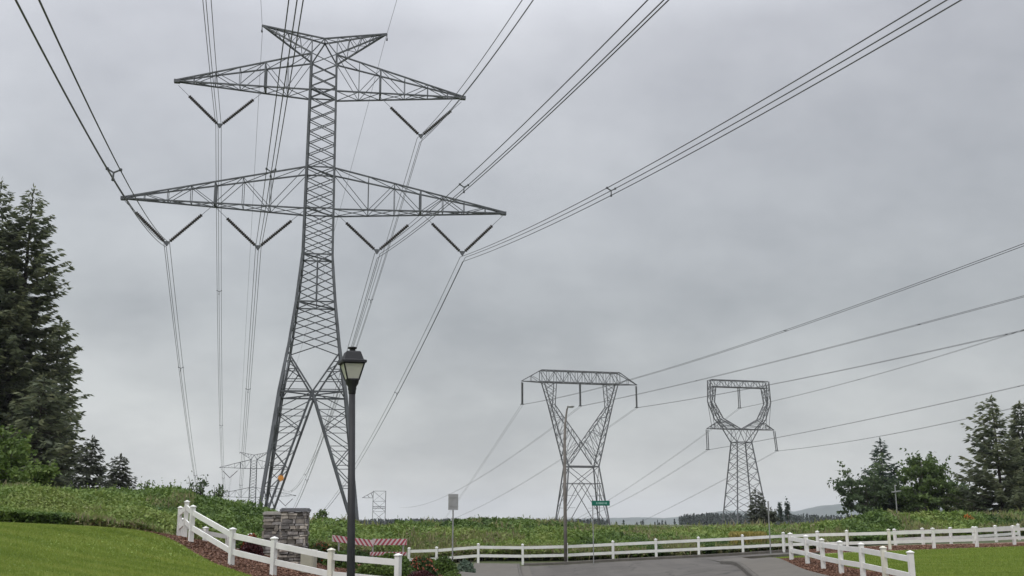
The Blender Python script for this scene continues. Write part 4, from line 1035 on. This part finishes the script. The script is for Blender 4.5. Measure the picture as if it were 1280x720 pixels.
def brush(name, label, x0, x1, y0, y1, n, smin, seed, stems=0):
    rng = np.random.default_rng(seed)
    # denser near the camera and along the visible front
    y = y0 + (y1 - y0) * rng.random(n) ** 1.7; lim = y * .58 + 3
    x = np.maximum(x0, -lim) + (np.minimum(x1, lim) - np.maximum(x0, -lim)) * rng.random(n)
    nf_ = n // 4                                            # front faces
    xf = x0 + (x1 - x0) * rng.random(nf_); y[:nf_] = front(xf) + rng.random(nf_) ** 1.3 * 6; x[:nf_] = xf
    y += .25 * rng.normal(size=n)
    ok = (y > front(x)) & (y < y1) & (np.abs(x) < lim + 2); x = x[ok]; y = y[ok]; n = len(x)
    g = terr(x, y); h = canopy(x, y)
    z = g + h * rng.random(n) ** .28
    c_ = np.stack([x, y, z], 1)
    s = smin * np.clip(y / 38, .9, 2.6) * rng.uniform(.5, 1.5, n)
    a = rnd_dirs(n, rng) * [1, 1, .8] + [0, 0, .25]
    b = rnd_dirs(n, rng) * .7 + np.cross(a, [0, 0, 1])
    patch = .55 * fbm(x / 2.2, y / 4.5, 77, 3) + .45 * fbm(x / 9., y / 12., 78, 2)
    fine = vnoise(x / .45, y / .6, 55)
    tint = .11 + .60 * np.clip((patch - .33) / .34, 0, 1) + .22 * (fine - .5) + rng.normal(0, .07, n)
    dead = (fbm(x / 2.4, y / 3.6, 99, 3) > .64) & (rng.random(n) < .5)
    tint = np.clip(tint, 0, .78); tint[dead] = rng.uniform(.78, 1, dead.sum())
    rim = (y - front(x) < .9) & (rng.random(n) < .5) & (fbm(x / 3, y * 0 + 2.2, 63, 2) > .42)
    tint[rim] = rng.uniform(.8, 1, rim.sum()); dead = dead | rim
    tall = dead & (rng.random(n) < .6)                      # dry stems among the leaves
    a[tall] = rng.normal(size=(tall.sum(), 3)) * .35 + [0, 0, 1]; 
    wfac = np.where(tall, .12, .5) * rng.uniform(.7, 1.2, n); s = s * np.where(tall, 2.2, 1.0) * np.where(rng.random(n) < .12, 1.7, 1.0)
    V = leaves(c_, a, b, s, s * wfac)
    if stems:                                              # arching shoots that stick up out of the mass
        k = rng.integers(0, n, stems); sx_, sy_ = x[k], y[k]
        top = terr(sx_, sy_) + canopy(sx_, sy_)
        LL = rng.uniform(.1, .5, stems); dr = rnd_dirs(stems, rng) * .5 + [0, 0, 1.0]
        m_ = 5
        for q in range(m_):
            cc = np.stack([sx_, sy_, top - .1], 1) + unit(dr) * (LL * q / (m_ - 1))[:, None]
            ss = smin * np.clip(sy_ / 38, .9, 2.5) * rng.uniform(.4, .9, stems)
            V = np.concatenate([V, leaves(cc, rnd_dirs(stems, rng) + [0, 0, .4], rnd_dirs(stems, rng), ss, ss * .5)]); tint = np.concatenate([tint, np.clip(tint[k] + .1, 0, .8)])
    o = quads(name, V, M['brush'], None, tint); tag(o, label, 'brush', None, 'stuff'); return o
brush('hillside_brambles', 'green bramble thicket covering the slope behind the mown lawn', -42, -9, 31, 66, 300000, .06, 101, 1400)
brush('field_brambles', 'wide green bramble field behind the long white fence', -9, 14.5, 36, 120, 320000, .06, 102, 1200)
brush('fence_side_brambles', 'green thicket behind the fence below the conifers', 14.5, 62, 54, 110, 200000, .065, 103, 800)

# taller saplings poking out of the brush
def sapling(u, v, Y, r, label, mat, seed, n=260):
    c_ = at(u, v, Y); z0 = tz(c_.x, Y); h = c_.z - z0
    rng = np.random.default_rng(seed); root = empty('sapling', (c_.x, Y, z0), 0, label=label, cat='sapling', group='saplings above the brush')
    st = MB(); C = []
    for k in range(9):
        aa = rng.uniform(0, 6.28); tp = Vector((math.cos(aa) * r * rng.uniform(.2, 1), math.sin(aa) * r * rng.uniform(.2, 1), h * rng.uniform(.78, 1)))
        st.tube([(0, 0, -.1), tp * .5 + Vector((0, 0, h * .15)), tp], [.03, .02, .008], 5)
        m_ = n // 9; q = rng.uniform(.5, 1, (m_, 1)); C.append(np.array(tp)[None] * q + rng.normal(size=(m_, 3)) * r * .16)
    C = np.concatenate(C); st.build('stem', M['bark'], root)
    s = rng.uniform(.06, .12, len(C)) * Y / 50
    quads('foliage', leaves(C, rnd_dirs(len(C), rng), rnd_dirs(len(C), rng), s, s * .5), mat, root, rng.random(len(C)))
sapling(249, 594, 48, .6, 'dark leafy sapling on the crest above the fence corner', M['broad_dark'], 201)
sapling(182, 600, 52, .5, 'thin sapling on the crest past the small grey firs', M['broad'], 202, 150)
sapling(211, 607, 50, .5, 'wispy sapling on the crest between two other saplings', M['broad'], 203, 120)
sapling(404, 633, 62, .5, 'bushy sapling in front of the pylon legs behind the striped barricade', M['broad'], 204, 260)
sapling(272, 606, 50, .5, 'dark sapling on the crest just before the brush slopes down to the pylon', M['broad_dark'], 205)

# pale dry grass strip behind the fence
rng = np.random.default_rng(301); n = 5000
x = rng.uniform(b_(914, 57.3), b_(957, 57.3), n); y = 57.2 + rng.normal(0, .3, n); g0 = terr(x, y)
hh = np.array([at(930, 666.5, 57.2).z]) - g0
c_ = np.stack([x, y, g0 + hh * rng.uniform(.3, 1, n)], 1)
o = quads('dry_grass', leaves(c_, rng.normal(size=(n, 3)) * .35 + [0, 0, 1], rnd_dirs(n, rng), np.full(n, .16), np.full(n, .022)), M['yellow'], None, rng.random(n))
tag(o, 'strip of pale yellow dry grass just above the fence rail', 'grass', None, 'stuff')

# ------------------------------------------------------------------ grass blades and bark chips (uncountable)
def blades(name, label, px_, py_, h, seed, mid=.4):
    rng = np.random.default_rng(seed); n = len(px_)
    z = terr(px_, py_) + .03
    d = rng.normal(size=(n, 3)) * .45 + [0, 0, 1]; d = unit(d); s = unit(rng.normal(size=(n, 3)) * [1, 1, 0])
    hl = h * rng.uniform(.5, 1.3, n)[:, None]; w_ = .011 * (py_ / 25)[:, None] + .004
    p = np.stack([px_, py_, z], 1)
    V = np.stack([p - s * w_, p + s * w_, p + d * hl], 1)
    pt = .45 * fbm(px_ / 3.5, py_ / .55, seed, 3) + .35 * fbm(px_ / 1.1, py_ / 1.0, seed + 7, 3) + .2 * (np.sin((px_ * .35 + py_) * 5.2) * .5 + .5)
    o = quads(name, V, M['blade'], None, np.clip(mid + (pt - .5) * 1.5 + rng.normal(0, .17, n), 0, 1), 3)
    return tag(o, label, 'grass', None, 'stuff')
ex = np.array(EDGE)
rng = np.random.default_rng(401); n = 160000
yy = 14 + 17.2 * rng.random(n); xx = -yy * .56 + (np.interp(yy, ex[:, 1], ex[:, 0]) + yy * .56) * rng.random(n)
ok = xx < np.interp(yy, ex[:, 1], ex[:, 0]) + .05 * rng.normal(size=n) + .22 * (fbm(xx * 0 + yy / .5, yy * 0 + 3.0, 12, 3) - .5)
blades('lawn_grass', 'short mown grass of the sloping lawn in the corner before the brambles', xx[ok], yy[ok], .05, 402)
yy = 24 + 27 * rng.random(n); xx = 11.0 + (yy * .58 - 11) * rng.random(n); ok = (xx > 11) & (yy < 47.5 + (xx - 11) * .24)
blades('verge_grass', 'short mown grass behind the sidewalk fence', xx[ok], yy[ok], .06, 403, .26)
def chips(name, label, x, y, seed, s=.045):
    rng = np.random.default_rng(seed); n = len(x)
    c_ = np.stack([x, y, terr(x, y) + .035 + .02 * rng.random(n)], 1)
    a = rng.normal(size=(n, 3)) * [1, 1, .35]
    o = quads(name, leaves(c_, a, rnd_dirs(n, rng), s * rng.uniform(.5, 1.4, n), s * .4 * rng.uniform(.5, 1.4, n)), M['chip'], None, rng.random(n))
    return tag(o, label, 'mulch', None, 'stuff')
n = 60000; yy = 22 + 16 * rng.random(n); lo = np.where(yy < 31, np.interp(yy, ex[:, 1], ex[:, 0]), -11.0); xx = lo + (-2.4 - lo) * rng.random(n)
chips('bark_chips', 'red brown bark chips in the bed around the stone pillars', xx, yy, 404)
n = 26000; yy = 24 + 23 * rng.random(n); sr = np.array(SR); lo = np.interp(yy, sr[:, 1], sr[:, 0]) + .05; xx = lo + (11.0 - lo) * rng.random(n)
chips('bark_chips', 'red brown bark chips between the sidewalk and the white fence', xx, yy, 405)
n = 16000; xx = 14.5 + 16 * rng.random(n); yy = 49.5 + (xx - 14.5) * .2 + 5 * rng.random(n)
chips('bark_chips', 'brown bark chips under the long white fence by the mown grass', xx, yy, 406, .06)

# ------------------------------------------------------------------ distant conifer wood (uncountable)
rng = np.random.default_rng(501)
VV, TT = [], []
def far_tree(x, y, ztop, zb, r):
    k = 64; f = rng.random(k) ** .8; rr_ = r * (1 - f) ** .9 * rng.random(k) ** .5; a = rng.uniform(0, 6.28, k)
    c_ = np.stack([x + rr_ * np.cos(a), y + rr_ * np.sin(a), zb + (ztop - zb) * f], 1)
    ax = np.stack([np.cos(a), np.sin(a), np.full(k, -.5)], 1) * .7 + rng.normal(size=(k, 3)) * .3
    s = r * (.35 + .5 * (1 - f)) * .95
    VV.append(leaves(c_, ax, rnd_dirs(k, rng), s, s * .5)); TT.append(np.clip(rng.normal(.5, .22, k), 0, 1))
for _ in range(1100):
    y = rng.uniform(820, 1000); u = rng.uniform(760, 1300)
    skyv = np.interp(u, [760, 775, 830, 860, 900, 960, 1060, 1300], [653, 651.5, 650, 644, 642, 643, 645, 642]) + rng.uniform(-1.8, 3.5)
    if u < 850 and rng.random() < .9: continue
    zt = at(u, skyv, y).z; x = b_(u, y); far_tree(x, y, zt, -20, rng.uniform(2.2, 4.2))
    y = rng.uniform(820, 1000); u = rng.uniform(440, 760); zt = at(u, 650 + rng.uniform(-2, 4), y).z; far_tree(b_(u, y), y, zt, -20, rng.uniform(2.2, 4))
o = quads('distant_forest', np.concatenate(VV), M['far_leaf'], None, np.concatenate(TT))
tag(o, 'dark blue green conifer wood along the horizon beyond the brush', 'forest', None, 'stuff')

# ------------------------------------------------------------------ haze
hm = bpy.data.materials.new('pale_haze'); hm.use_nodes = True
hn = hm.node_tree.nodes; hl_ = hm.node_tree.links
for x_ in list(hn):
    if x_.type == 'BSDF_PRINCIPLED': hn.remove(x_)
pv = hn.new('ShaderNodeVolumePrincipled'); pv.inputs['Color'].default_value = (.88, .92, .97, 1); pv.inputs['Density'].default_value = 0.0001
hl_.new(pv.outputs[0], hn['Material Output'].inputs['Volume'])
m = MB(); m.box((0, 0, 40), (14000, 14000, 140)); o = m.build('haze', hm); tag(o, 'thin pale haze in the air over the whole scene', 'haze', None, 'stuff')
